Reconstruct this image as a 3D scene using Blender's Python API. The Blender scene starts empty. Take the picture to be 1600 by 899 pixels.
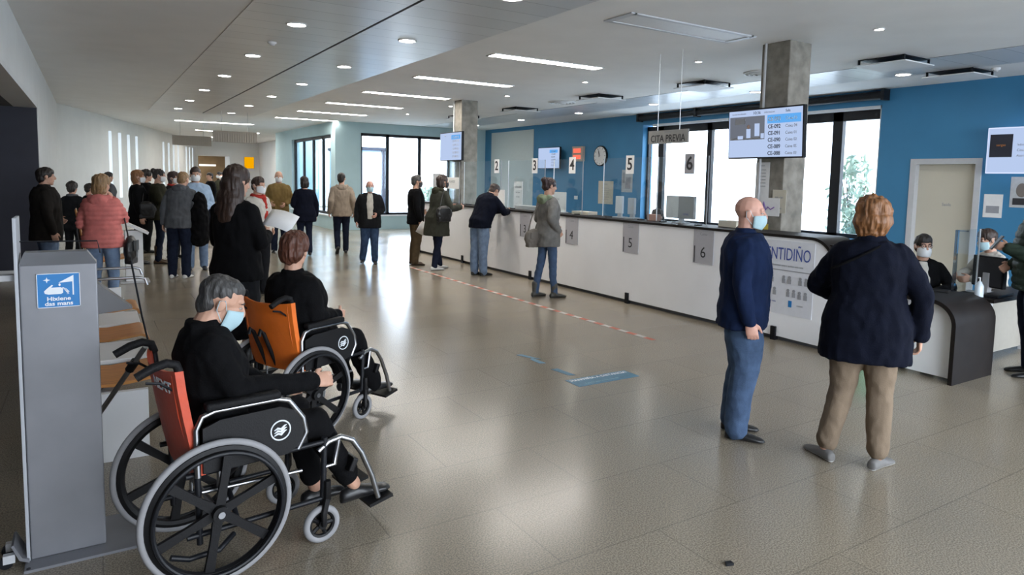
import bpy, bmesh, math, random
from mathutils import Vector, Matrix, noise, Euler
random.seed(11)
sc = bpy.context.scene
col = sc.collection
V = Vector
PI = math.pi
def R(d): return math.radians(d)

# ------------------------------------------------------------------ materials
MATS = {}
def mat(name, c, rough=.6, metal=0., var=0., vscale=20., bump=0., bscale=60., spec=.5, stretch=(1, 1, 1), c2=None, emit=0., sheen=0.):
    if name in MATS: return MATS[name]
    m = bpy.data.materials.new(name); m.use_nodes = True
    nt = m.node_tree; b = nt.nodes['Principled BSDF']
    b.inputs['Base Color'].default_value = (*c, 1); b.inputs['Roughness'].default_value = rough
    b.inputs['Metallic'].default_value = metal; b.inputs['Specular IOR Level'].default_value = spec
    if sheen: b.inputs['Sheen Weight'].default_value = sheen
    if emit:
        b.inputs['Emission Color'].default_value = (*c, 1); b.inputs['Emission Strength'].default_value = emit
    tc = nt.nodes.new('ShaderNodeTexCoord'); mp = nt.nodes.new('ShaderNodeMapping')
    mp.inputs['Scale'].default_value = stretch; nt.links.new(tc.outputs['Object'], mp.inputs['Vector'])
    n = nt.nodes.new('ShaderNodeTexNoise'); n.inputs['Scale'].default_value = vscale; n.inputs['Detail'].default_value = 4
    nt.links.new(mp.outputs[0], n.inputs['Vector'])
    r = nt.nodes.new('ShaderNodeValToRGB')
    d = c2 or tuple(x * (1 - max(var, .04)) for x in c)
    r.color_ramp.elements[0].position = .3; r.color_ramp.elements[1].position = .7
    r.color_ramp.elements[0].color = (*d, 1)
    r.color_ramp.elements[1].color = (*(min(1, x * (1 + max(var, .02) * .5)) for x in c), 1) if not c2 else (*c, 1)
    nt.links.new(n.outputs['Fac'], r.inputs[0]); nt.links.new(r.outputs[0], b.inputs['Base Color'])
    if bump:
        n2 = nt.nodes.new('ShaderNodeTexNoise'); n2.inputs['Scale'].default_value = bscale; n2.inputs['Detail'].default_value = 3
        nt.links.new(mp.outputs[0], n2.inputs['Vector'])
        bp = nt.nodes.new('ShaderNodeBump'); bp.inputs['Strength'].default_value = bump; bp.inputs['Distance'].default_value = .01
        nt.links.new(n2.outputs['Fac'], bp.inputs['Height']); nt.links.new(bp.outputs[0], b.inputs['Normal'])
    MATS[name] = m
    return m
def emat(name, c, s):
    m = bpy.data.materials.new(name); m.use_nodes = True; nt = m.node_tree
    for n in list(nt.nodes): nt.nodes.remove(n)
    o = nt.nodes.new('ShaderNodeOutputMaterial'); e = nt.nodes.new('ShaderNodeEmission')
    e.inputs[0].default_value = (*c, 1); e.inputs[1].default_value = s
    nt.links.new(e.outputs[0], o.inputs[0]); return m
def glassmat(name, tint, fac):
    m = bpy.data.materials.new(name); m.use_nodes = True; nt = m.node_tree
    for n in list(nt.nodes): nt.nodes.remove(n)
    o = nt.nodes.new('ShaderNodeOutputMaterial'); t = nt.nodes.new('ShaderNodeBsdfTransparent'); g = nt.nodes.new('ShaderNodeBsdfGlossy')
    t.inputs[0].default_value = (*tint, 1); g.inputs['Roughness'].default_value = .03; g.inputs[0].default_value = (.9, .95, 1, 1)
    x = nt.nodes.new('ShaderNodeMixShader'); x.inputs[0].default_value = fac
    nt.links.new(t.outputs[0], x.inputs[1]); nt.links.new(g.outputs[0], x.inputs[2]); nt.links.new(x.outputs[0], o.inputs[0]); return m

M_white = mat('white_paint', (.78, .79, .80), .55, var=.03, vscale=3)
M_ceil = mat('ceiling_paint', (.86, .855, .84), .8, var=.02, vscale=2)
M_wallw = mat('wall_offwhite', (.72, .73, .72), .75, var=.04, vscale=2)
M_green = mat('wall_pale_teal', (.42, .58, .62), .75, var=.05, vscale=2)
M_blue = mat('wall_blue', (.045, .215, .405), .6, var=.07, vscale=1.5)
M_navy = mat('panel_dark_navy', (.022, .024, .04), .6, var=.2, vscale=3)
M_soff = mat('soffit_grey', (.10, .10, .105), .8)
M_black = mat('black_metal', (.008, .009, .012), .45, spec=.3)
M_blackp = mat('black_plastic', (.007, .007, .008), .5, bump=.1, bscale=150, spec=.25)
M_rubber = mat('rubber_grey', (.27, .27, .28), .7, var=.06, vscale=15)
M_chrome = mat('chrome', (.40, .41, .43), .28, 1)
M_steel = mat('brushed_steel', (.55, .56, .57), .35, 1, bump=.05, bscale=80)
M_greym = mat('dispenser_grey', (.235, .24, .262), .42, .2, var=.1, vscale=5)
M_greyl = mat('light_grey', (.55, .56, .58), .5)
M_conc = mat('concrete', (.27, .25, .215), .8, var=.35, vscale=7, bump=.2, bscale=30)
M_paper = mat('paper_white', (.80, .80, .80), .8)
M_paper2 = mat('paper_cream', (.62, .58, .48), .8, var=.06)
M_paper3 = mat('paper_grey', (.50, .52, .54), .8, var=.1)
M_ink = mat('ink_dark', (.03, .03, .035), .7)
M_inkb = mat('ink_blue', (.06, .10, .36), .7)
M_inkg = mat('ink_grey', (.32, .33, .36), .7)
M_signb = mat('sign_blue', (.015, .19, .50), .4)
M_signw = mat('sign_white', (.80, .84, .88), .4)
M_plate = mat('plate_grey', (.46, .46, .50), .45, 0.)
M_counter = mat('counter_white', (.93, .94, .97), .28, var=.02, vscale=2)
M_dark = mat('counter_dark', (.013, .010, .009), .5, spec=.25, var=.25, vscale=8)
M_or1 = mat('vinyl_red_orange', (.58, .075, .03), .45, var=.1, vscale=9, bump=.25, bscale=22)
M_or2 = mat('vinyl_orange', (.80, .17, .018), .45, var=.1, vscale=9, bump=.25, bscale=22)
M_wood = mat('seat_wood', (.50, .22, .06), .42, var=.25, vscale=5, stretch=(1, 12, 1))
M_skin = mat('skin', (.56, .32, .225), .55, var=.12, vscale=14, bump=.08, bscale=120)
M_skin2 = mat('skin_pink', (.62, .34, .26), .55, var=.12, vscale=14, bump=.08, bscale=120)
M_lip = mat('lips', (.40, .14, .12), .5)
M_eye = mat('eye_white', (.42, .40, .38), .35); M_iris = mat('eye_iris', (.03, .02, .015), .25)
M_mask = mat('mask_white', (.76, .78, .80), .8, bump=.1, bscale=90)
M_maskb = mat('mask_pale_blue', (.42, .60, .66), .8, bump=.1, bscale=90)
M_maskk = mat('mask_black', (.02, .02, .025), .8)
def cloth(n, c, var=.18, b=.25, bs=140, r=.9, sheen=0.): return mat(n, c, r, var=var, vscale=12, bump=b, bscale=bs, spec=.12, sheen=sheen)
C_black = cloth('cloth_black', (.0042, .0042, .005))
C_black2 = cloth('cloth_charcoal', (.011, .0115, .0135))
C_navy = cloth('cloth_navy', (.0042, .0057, .0135))
C_bluef = cloth('fleece_blue', (.009, .018, .054), bs=220)
C_jean = cloth('denim_blue', (.036, .064, .125), var=.35)
C_jeanm = cloth('denim_mid', (.065, .105, .185), var=.3)
C_jeanl = cloth('denim_light', (.17, .24, .36), var=.25)
C_jeand = cloth('denim_dark', (.013, .018, .036), var=.3)
C_khaki = cloth('chino_beige', (.205, .155, .11), var=.12)
C_brown = cloth('trouser_brown', (.10, .07, .04), var=.2)
C_coral = cloth('puffer_coral', (.66, .20, .18), r=.6, b=.1)
C_brownj = cloth('jacket_dark_brown', (.02, .0175, .0155))
C_olive = cloth('jacket_olive', (.034, .034, .022))
C_olive2 = cloth('parka_olive', (.045, .046, .036))
C_grey = cloth('hoodie_grey', (.10, .107, .12))
C_greyj = cloth('jacket_grey', (.17, .167, .16), var=.22)
C_sky = cloth('shirt_sky', (.36, .48, .64))
C_tan = cloth('shirt_tan', (.20, .135, .05))
C_beige = cloth('jacket_beige', (.32, .26, .205))
C_cream = cloth('cloth_cream', (.55, .52, .47))
C_red = cloth('scarf_red', (.40, .04, .03))
C_greenp = cloth('puffer_green', (.028, .043, .032), r=.6)
C_green2 = cloth('hood_sage', (.20, .24, .16))
L_black = mat('leather_black', (.012, .012, .013), .38, bump=.1)
L_brown = mat('leather_brown', (.07, .04, .02), .5, bump=.1)
L_grey = mat('suede_grey', (.15, .145, .14), .7, bump=.1)
L_boot = mat('boot_grey', (.06, .058, .05), .5, bump=.1)
L_whites = mat('sneaker_white', (.70, .70, .69), .6)
M_sole = mat('sole_black', (.02, .02, .02), .7); M_solew = mat('sole_pale', (.55, .55, .54), .6)
def hairm(n, c, var=.4): return mat(n, c, .5, var=var, vscale=60, bump=.6, bscale=90, stretch=(1, 1, .15))
H_dark = hairm('hair_dark', (.018, .013, .011)); H_brown = hairm('hair_brown', (.035, .018, .012)); H_red = hairm('hair_auburn', (.10, .035, .02))
H_grey = hairm('hair_grey', (.055, .053, .052), .55); H_blond = hairm('hair_blond', (.30, .18, .085)); H_ging = hairm('hair_ginger', (.235, .10, .035))
H_stub = hairm('hair_stubble', (.36, .25, .20), .15); H_white = hairm('hair_white', (.5, .48, .46)); H_plum = hairm('hair_plum', (.03, .012, .012))

def floor_mat():
    m = bpy.data.materials.new('granite_tiles'); m.use_nodes = True; nt = m.node_tree; b = nt.nodes['Principled BSDF']; N = nt.nodes.new; L = nt.links.new
    tc = N('ShaderNodeTexCoord')
    br = N('ShaderNodeTexBrick'); br.offset = .5; br.inputs['Scale'].default_value = 1
    br.inputs['Brick Width'].default_value = 1.16; br.inputs['Row Height'].default_value = .58; br.inputs['Mortar Size'].default_value = .0035; br.inputs['Mortar Smooth'].default_value = .2
    br.inputs['Color1'].default_value = (.315, .276, .216, 1); br.inputs['Color2'].default_value = (.296, .259, .203, 1); br.inputs['Mortar'].default_value = (.22, .193, .152, 1)
    L(tc.outputs['Object'], br.inputs['Vector'])
    n = N('ShaderNodeTexNoise'); n.inputs['Scale'].default_value = 130; n.inputs['Detail'].default_value = 3; L(tc.outputs['Object'], n.inputs['Vector'])
    r = N('ShaderNodeValToRGB'); r.color_ramp.elements[0].position = .38; r.color_ramp.elements[0].color = (.62, .61, .60, 1); r.color_ramp.elements[1].position = .62; r.color_ramp.elements[1].color = (1.22, 1.2, 1.17, 1)
    L(n.outputs['Fac'], r.inputs[0])
    mx = N('ShaderNodeMix'); mx.data_type = 'RGBA'; mx.blend_type = 'MULTIPLY'; mx.inputs[0].default_value = 1
    L(br.outputs['Color'], mx.inputs[6]); L(r.outputs[0], mx.inputs[7])
    n3 = N('ShaderNodeTexNoise'); n3.inputs['Scale'].default_value = .8; L(tc.outputs['Object'], n3.inputs['Vector'])
    r3 = N('ShaderNodeValToRGB'); r3.color_ramp.elements[0].color = (.86, .86, .87, 1); r3.color_ramp.elements[1].color = (1.1, 1.09, 1.07, 1); L(n3.outputs['Fac'], r3.inputs[0])
    mx2 = N('ShaderNodeMix'); mx2.data_type = 'RGBA'; mx2.blend_type = 'MULTIPLY'; mx2.inputs[0].default_value = 1
    L(mx.outputs[2], mx2.inputs[6]); L(r3.outputs[0], mx2.inputs[7]); L(mx2.outputs[2], b.inputs['Base Color'])
    mr = N('ShaderNodeMapRange'); mr.inputs['To Min'].default_value = .16; mr.inputs['To Max'].default_value = .27; L(n3.outputs['Fac'], mr.inputs[0]); L(mr.outputs[0], b.inputs['Roughness'])
    return m
def metal_ceiling_mat():
    m = bpy.data.materials.new('metal_ceiling_planks'); m.use_nodes = True; nt = m.node_tree; b = nt.nodes['Principled BSDF']; N = nt.nodes.new; L = nt.links.new
    tc = N('ShaderNodeTexCoord'); br = N('ShaderNodeTexBrick'); br.offset = 0
    br.inputs['Scale'].default_value = 1; br.inputs['Brick Width'].default_value = 1.37; br.inputs['Row Height'].default_value = .40; br.inputs['Mortar Size'].default_value = .005
    br.inputs['Color1'].default_value = (.68, .69, .70, 1); br.inputs['Color2'].default_value = (.63, .64, .65, 1); br.inputs['Mortar'].default_value = (.30, .31, .32, 1)
    L(tc.outputs['Object'], br.inputs['Vector']); L(br.outputs['Color'], b.inputs['Base Color'])
    b.inputs['Metallic'].default_value = .15; b.inputs['Roughness'].default_value = .32
    return m
M_floor = floor_mat(); M_mceil = metal_ceiling_mat()
M_glass = glassmat('acrylic', (.93, .96, .97), .06)
M_wing = glassmat('window_glass', (.93, .97, 1.0), .07)
M_wing2 = glassmat('window_glass_grey', (.72, .77, .79), .10)
E_strip = emat('strip_light', (1, .95, .88), 16.)
E_down = emat('downlight', (1, .94, .84), 24.)
E_off = mat('unlit_cover', (.72, .72, .72), .5)
E_scr = emat('screen_pale', (.42, .52, .74), .42)
E_scr2 = emat('screen_white', (.62, .70, .92), .42)
E_hi = emat('screen_cyan', (.12, .40, .85), .38)
E_vid = emat('screen_video', (.20, .22, .27), .28)
E_red = emat('led_red', (1, .16, .10), .45)
E_yel = emat('yellow_sign', (.95, .42, .0), .35)

# ------------------------------------------------------------------ mesh helpers
class MB:
    def __init__(s): s.bm = bmesh.new(); s.mi = 0
    def _add(s, vs, faces):
        bv = [s.bm.verts.new(v) for v in vs]
        for f in faces:
            try:
                q = s.bm.faces.new([bv[i] for i in f]); q.material_index = s.mi
            except ValueError: pass
        return s
    def box(s, c, d, rot=None):
        c = V(c); h = [x / 2 for x in d]
        vs = [V((x, y, z)) for x in (-h[0], h[0]) for y in (-h[1], h[1]) for z in (-h[2], h[2])]
        if rot: 
            q = Euler(rot).to_matrix(); vs = [q @ v for v in vs]
        return s._add([c + v for v in vs], [(0, 1, 3, 2), (4, 6, 7, 5), (0, 4, 5, 1), (2, 3, 7, 6), (0, 2, 6, 4), (1, 5, 7, 3)])
    def bb(s, a, b): return s.box([(p + q) / 2 for p, q in zip(a, b)], [abs(q - p) for p, q in zip(a, b)])
    def loft(s, rings, cap=True):
        n = len(rings[0]); vs = [v for r in rings for v in r]; fs = []
        for i in range(len(rings) - 1):
            for j in range(n):
                k = (j + 1) % n; fs.append((i * n + j, i * n + k, (i + 1) * n + k, (i + 1) * n + j))
        if cap: fs.append(tuple(reversed(range(n)))); fs.append(tuple((len(rings) - 1) * n + j for j in range(n)))
        return s._add(vs, fs)
    def tube(s, pts, r, n=10, closed=False):
        pts = [V(p) for p in pts]; m = len(pts); rr = r if isinstance(r, (list, tuple)) else [r] * m
        rings = []; up = None
        for i, p in enumerate(pts):
            if closed: t = pts[(i + 1) % m] - pts[i - 1]
            else: t = pts[min(i + 1, m - 1)] - pts[max(i - 1, 0)]
            t = t.normalized() if t.length > 1e-9 else V((0, 0, 1))
            if up is None: up = V((0, 0, 1)) if abs(t.z) < .9 else V((1, 0, 0))
            a = t.cross(up)
            if a.length < 1e-4: a = t.cross(V((0, 1, .1)))
            a.normalize(); b = a.cross(t).normalized(); up = b
            rings.append([p + a * math.cos(2 * PI * k / n) * rr[i] + b * math.sin(2 * PI * k / n) * rr[i] for k in range(n)])
        if closed: rings.append(rings[0][:]); return s.loft(rings, False)
        return s.loft(rings)
    def cyl(s, a, b, r, r2=None, n=20): return s.tube([a, b], [r, r if r2 is None else r2], n)
    def ell(s, c, r, n=12, m=None):
        c = V(c); m = m or Matrix.Identity(3); vs = [c + m @ V((0, 0, r[2]))]; fs = []; k = n // 2
        for i in range(1, k):
            th = PI * i / k
            for j in range(n):
                ph = 2 * PI * j / n
                vs.append(c + m @ V((r[0] * math.sin(th) * math.cos(ph), r[1] * math.sin(th) * math.sin(ph), r[2] * math.cos(th))))
        vs.append(c + m @ V((0, 0, -r[2]))); last = len(vs) - 1
        for j in range(n):
            q = (j + 1) % n; fs.append((0, 1 + j, 1 + q)); b = 1 + (k - 2) * n; fs.append((last, b + q, b + j))
            for i in range(k - 2): a = 1 + i * n; fs.append((a + j, a + n + j, a + n + q, a + q))
        return s._add(vs, fs)
    def limb(s, pts, rad, n=12):
        pts = [V(p) for p in pts]
        for i, p in enumerate(pts):
            s.ell(p, (rad[i],) * 3, n)
            if i: 
                t = (p - pts[i - 1])
                if t.length > 1e-6:
                    a = t.orthogonal().normalized(); b = t.normalized().cross(a)
                    s.loft([[q + (a * math.cos(2 * PI * k / n) + b * math.sin(2 * PI * k / n)) * r for k in range(n)] for q, r in ((pts[i - 1], rad[i - 1]), (p, rad[i]))])
        return s
    def prism(s, pts, ex):
        ex = V(ex); n = len(pts); pts = [V(p) for p in pts]
        vs = pts + [p + ex for p in pts]
        return s._add(vs, [tuple(range(n)), tuple(reversed(range(n, 2 * n)))] + [(i, n + i, n + (i + 1) % n, (i + 1) % n) for i in range(n)])
    def disc(s, c, nrm, r, th=.004, n=28):
        c = V(c); nrm = V(nrm).normalized(); return s.cyl(c, c + nrm * th, r, n=n)
    def torus(s, c, axis, R0, r, n=48, m=10):
        c = V(c); ax = V(axis).normalized(); a = ax.orthogonal().normalized(); b = ax.cross(a); rings = []
        for i in range(n):
            d = a * math.cos(2 * PI * i / n) + b * math.sin(2 * PI * i / n)
            rings.append([c + d * (R0 + r * math.cos(2 * PI * k / m)) + ax * r * math.sin(2 * PI * k / m) for k in range(m)])
        rings.append(rings[0][:]); return s.loft(rings, False)
    def mesh(s, name, mats, smooth=False):
        bmesh.ops.remove_doubles(s.bm, verts=s.bm.verts, dist=1e-6); bmesh.ops.recalc_face_normals(s.bm, faces=s.bm.faces)
        me = bpy.data.meshes.new(name); s.bm.to_mesh(me); s.bm.free()
        for m in (mats if isinstance(mats, (list, tuple)) else [mats]): me.materials.append(m)
        if smooth:
            me.polygons.foreach_set('use_smooth', [True] * len(me.polygons))
            if smooth != 'all': me.set_sharp_from_angle(angle=R(smooth if smooth > 1 else 40))
        return me
    def build(s, name, mats, parent=None, loc=None, smooth=40, bevel=0.):
        if bevel:
            bmesh.ops.remove_doubles(s.bm, verts=s.bm.verts, dist=1e-6)
            bmesh.ops.recalc_face_normals(s.bm, faces=s.bm.faces)
            es = [e for e in s.bm.edges if len(e.link_faces) == 2 and e.calc_face_angle(0) > .6]
            bmesh.ops.bevel(s.bm, geom=es, offset=bevel, segments=3, profile=.5, affect='EDGES', clamp_overlap=True)
        return link(name, s.mesh(name, mats, smooth), parent, loc)
def link(name, data, parent=None, loc=None):
    o = bpy.data.objects.new(name, data); col.objects.link(o)
    if parent: o.parent = parent
    if loc: o.location = loc
    return o
def tag(o, label, cat, group=None, kind=None):
    if label: o['label'] = label
    if cat: o['category'] = cat
    if group: o['group'] = group
    if kind: o['kind'] = kind
    return o
def thing(name, label, cat, loc=(0, 0, 0), rz=0., group=None):
    o = link(name, None); o.location = loc; o.rotation_euler = (0, 0, rz); o.empty_display_size = .1
    return tag(o, label, cat, group)
def struct(name, mb, m, smooth=False):
    o = mb.build(name, m, smooth=smooth); o['kind'] = 'structure'; return o
def dup(o, label=None, loc=None):
    def rec(s, p):
        c = s.copy(); col.objects.link(c); c.parent = p
        for ch in s.children: rec(ch, c)
        return c
    c = rec(o, None)
    if loc is not None: c.location = loc
    if label: c['label'] = label
    return c
FX = Matrix(((0, 0, -1), (-1, 0, 0), (0, 1, 0)))      # text facing -X, reading towards -Y
FY = Matrix(((1, 0, 0), (0, 0, -1), (0, 1, 0)))       # text facing -Y, reading towards +X
def text(body, size, loc, rot, m, parent, align='CENTER', name='lettering', shear=0., sx=1., bold=0.):
    cu = bpy.data.curves.new('t', 'FONT'); cu.body = body; cu.size = size; cu.align_x = align; cu.align_y = 'CENTER'; cu.extrude = .0008; cu.shear = shear; cu.offset = bold
    cu.resolution_u = 3
    t = bpy.data.objects.new('t', cu); col.objects.link(t)
    me = bpy.data.meshes.new_from_object(t.evaluated_get(bpy.context.evaluated_depsgraph_get()))
    bpy.data.objects.remove(t); bpy.data.curves.remove(cu)
    me.transform(Matrix.Diagonal((sx, 1, 1, 1))); me.transform(Matrix.Translation(V(loc)) @ rot.to_4x4())
    me.materials.clear(); me.materials.append(m)
    return link(name, me, parent)

# ------------------------------------------------------------------ remeshed organic surfaces
def remesh(mb, voxel, smooth=2):
    bmesh.ops.recalc_face_normals(mb.bm, faces=mb.bm.faces)
    me = bpy.data.meshes.new('tmp'); mb.bm.to_mesh(me); mb.bm.free()
    o = bpy.data.objects.new('tmp', me); col.objects.link(o)
    m = o.modifiers.new('r', 'REMESH'); m.mode = 'VOXEL'; m.voxel_size = voxel; m.use_smooth_shade = True
    if smooth:
        k = o.modifiers.new('s', 'SMOOTH'); k.iterations = smooth; k.factor = .5
    out = bpy.data.meshes.new_from_object(o.evaluated_get(bpy.context.evaluated_depsgraph_get()))
    bpy.data.objects.remove(o); bpy.data.meshes.remove(me)
    return out
def displace(me, fn):
    ns = [v.normal.copy() for v in me.vertices]
    for v, n in zip(me.vertices, ns): v.co += n * fn(v.co, n)
    me.update()
def folds(amp, f=(9, 9, 12), seed=0.):
    o = V((seed * 3.7, seed * 1.3, seed * 2.1))
    def fn(p, n): 
        q = V((p.x * f[0], p.y * f[1], p.z * f[2])) + o
        a = 1 - abs(noise.noise(q)) * 2
        return amp * (a * .6 + noise.noise(q * 2.3) * .5)
    return fn
def quilt(pitch, amp):
    def fn(p, n): return amp * (abs(math.sin(PI * p.z / pitch)) ** .6 - .5) + .003 * noise.noise(p * 25)
    return fn
def strands(amp, f=(45, 45, 9), seed=0.):
    def fn(p, n): return amp * noise.noise(V((p.x * f[0], p.y * f[1] + seed, p.z * f[2]))) + amp * .7 * noise.noise(p * 11)
    return fn
def paint(o, me, mats, m):
    me.materials.clear()
    for x in mats: me.materials.append(x)

# ------------------------------------------------------------------ people (x forward, y to the person's own left, z up; drawn 1.70 m tall, then scaled)
ARMS = {'down': ((-.03, .235, 1.11), (.03, .245, .87)), 'fwd': ((-.02, .225, 1.12), (.20, .15, 1.04)), 'cross': ((.02, .23, 1.13), (.18, .0, 1.15)),
        'face': ((.13, .20, 1.17), (.13, .085, 1.40)), 'pocket': ((-.10, .26, 1.12), (.06, .20, .96)), 'read': ((.03, .21, 1.12), (.24, .10, 1.16)),
        'back': ((-.10, .24, 1.12), (-.06, .16, .90)), 'swing': ((-.10, .23, 1.12), (.0, .25, .89)), 'belly': ((-.02, .24, 1.11), (.15, .13, 1.02))}
TRUNK = {'m': [(1.445, -.01, .062, .075), (1.40, -.012, .085, .155), (1.33, -.008, .108, .18), (1.22, .0, .118, .178), (1.10, .005, .112, .160), (1.0, .0, .112, .158), (.92, -.005, .118, .165), (.84, -.005, .115, .165)],
         'f': [(1.435, -.01, .058, .068), (1.39, -.012, .08, .140), (1.32, -.005, .105, .160), (1.24, .008, .12, .158), (1.10, .0, .10, .142), (1.0, -.004, .112, .162), (.92, -.012, .125, .178), (.84, -.01, .118, .172)]}
def ring(c, ax, ay, rx, ry, n=20, sq=.86):
    out = []
    for k in range(n):
        a = 2 * PI * k / n; cx, sy = math.cos(a), math.sin(a)
        out.append(c + ax * rx * math.copysign(abs(cx) ** sq, cx) + ay * ry * math.copysign(abs(sy) ** sq, sy))
    return out
def hand(mb, w, d, nrm, side, curl=.5, k=1., spread=1.):
    """palm, four unequal bent fingers and a thumb from the side of the palm"""
    d = V(d).normalized(); nrm = V(nrm); nrm = (nrm - d * nrm.dot(d)).normalized()
    th = nrm.cross(d) * side                         # towards the thumb
    w = V(w); kn = w + d * .088 * k
    def pr(c, a, b): return [c + th * math.cos(2 * PI * i / 12) * a + nrm * math.sin(2 * PI * i / 12) * b for i in range(12)]
    mb.loft([pr(w - d * .03, .026, .020), pr(w, .026, .019), pr(w + d * .03 * k, .036, .017), pr(w + d * .07 * k, .042, .0155), pr(kn, .040, .013), pr(kn + d * .006, .03, .008)])
    for off, ln, c in ((.030, .068, .9), (.0105, .078, 1.), (-.0095, .073, 1.08), (-.0285, .057, 1.2)):
        p = kn + th * off * k - d * .004; pts = [p - d * .012, p]; ang = 0
        for f, b in ((.45, .7), (.31, 1.), (.24, .75)):
            ang += curl * b * c; dd = d * math.cos(ang) + nrm * math.sin(ang) + th * off * .5 * spread
            p = p + dd.normalized() * ln * f * k; pts.append(p)
        mb.limb(pts, [.0095 * k, .0095 * k, .0088 * k, .0082 * k, .0070 * k], 8)
    p = w + d * .022 * k + th * .026 * k; a = (th * .75 + d * .7 + nrm * .25).normalized(); b = (d * .9 + th * .25 + nrm * .45 * (1 + curl * .5)).normalized()
    mb.limb([p - a * .01, p + a * .034 * k, p + a * .034 * k + b * .032 * k, p + a * .034 * k + b * .056 * k], [.014 * k, .0115 * k, .0098 * k, .0078 * k], 8)

HAIR = {
 'short': [((-.016, 0, .040), (.103, .083, .087)), ((-.055, 0, -.015), (.055, .071, .075)), ((.0, 0, .06), (.092, .076, .072))],
 'crop': [((-.026, 0, .042), (.092, .0795, .081)), ((-.055, 0, -.015), (.050, .0695, .07)), ((-.008, 0, .066), (.084, .068, .056))],
 'bushy': [((-.018, 0, .048), (.112, .098, .098)), ((-.055, 0, -.01), (.065, .085, .085))],
 'bob': [((-.016, 0, .042), (.108, .092, .092)), ((-.05, 0, -.03), (.072, .092, .10)), ((-.045, .0, -.085), (.06, .09, .055))],
 'full': [((-.014, 0, .044), (.112, .105, .098)), ((-.045, 0, -.03), (.085, .112, .10)), ((-.05, .0, -.075), (.066, .10, .06))],
 'long': [((-.014, 0, .042), (.107, .09, .092)), ((-.045, 0, -.03), (.075, .095, .11)), ((-.06, 0, -.14), (.062, .105, .12)), ((-.068, 0, -.225), (.052, .11, .12)), ((-.03, .075, -.13), (.05, .035, .13)), ((-.03, -.075, -.13), (.05, .035, .13))],
 'bun': [((-.016, 0, .040), (.103, .084, .087)), ((-.055, 0, -.01), (.055, .07, .07)), ((-.085, 0, .075), (.062, .06, .052))],
 'rim': [((-.056, 0, -.01), (.050, .0785, .048)), ((-.03, 0, .005), (.045, .0795, .03))],
}
class Reg(dict):
    def __missing__(s, k): return next(v for q, v in s.items() if k.startswith(q[:len(k)]) or q.startswith(k[:len(q)]))
PEOPLE = Reg()
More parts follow.
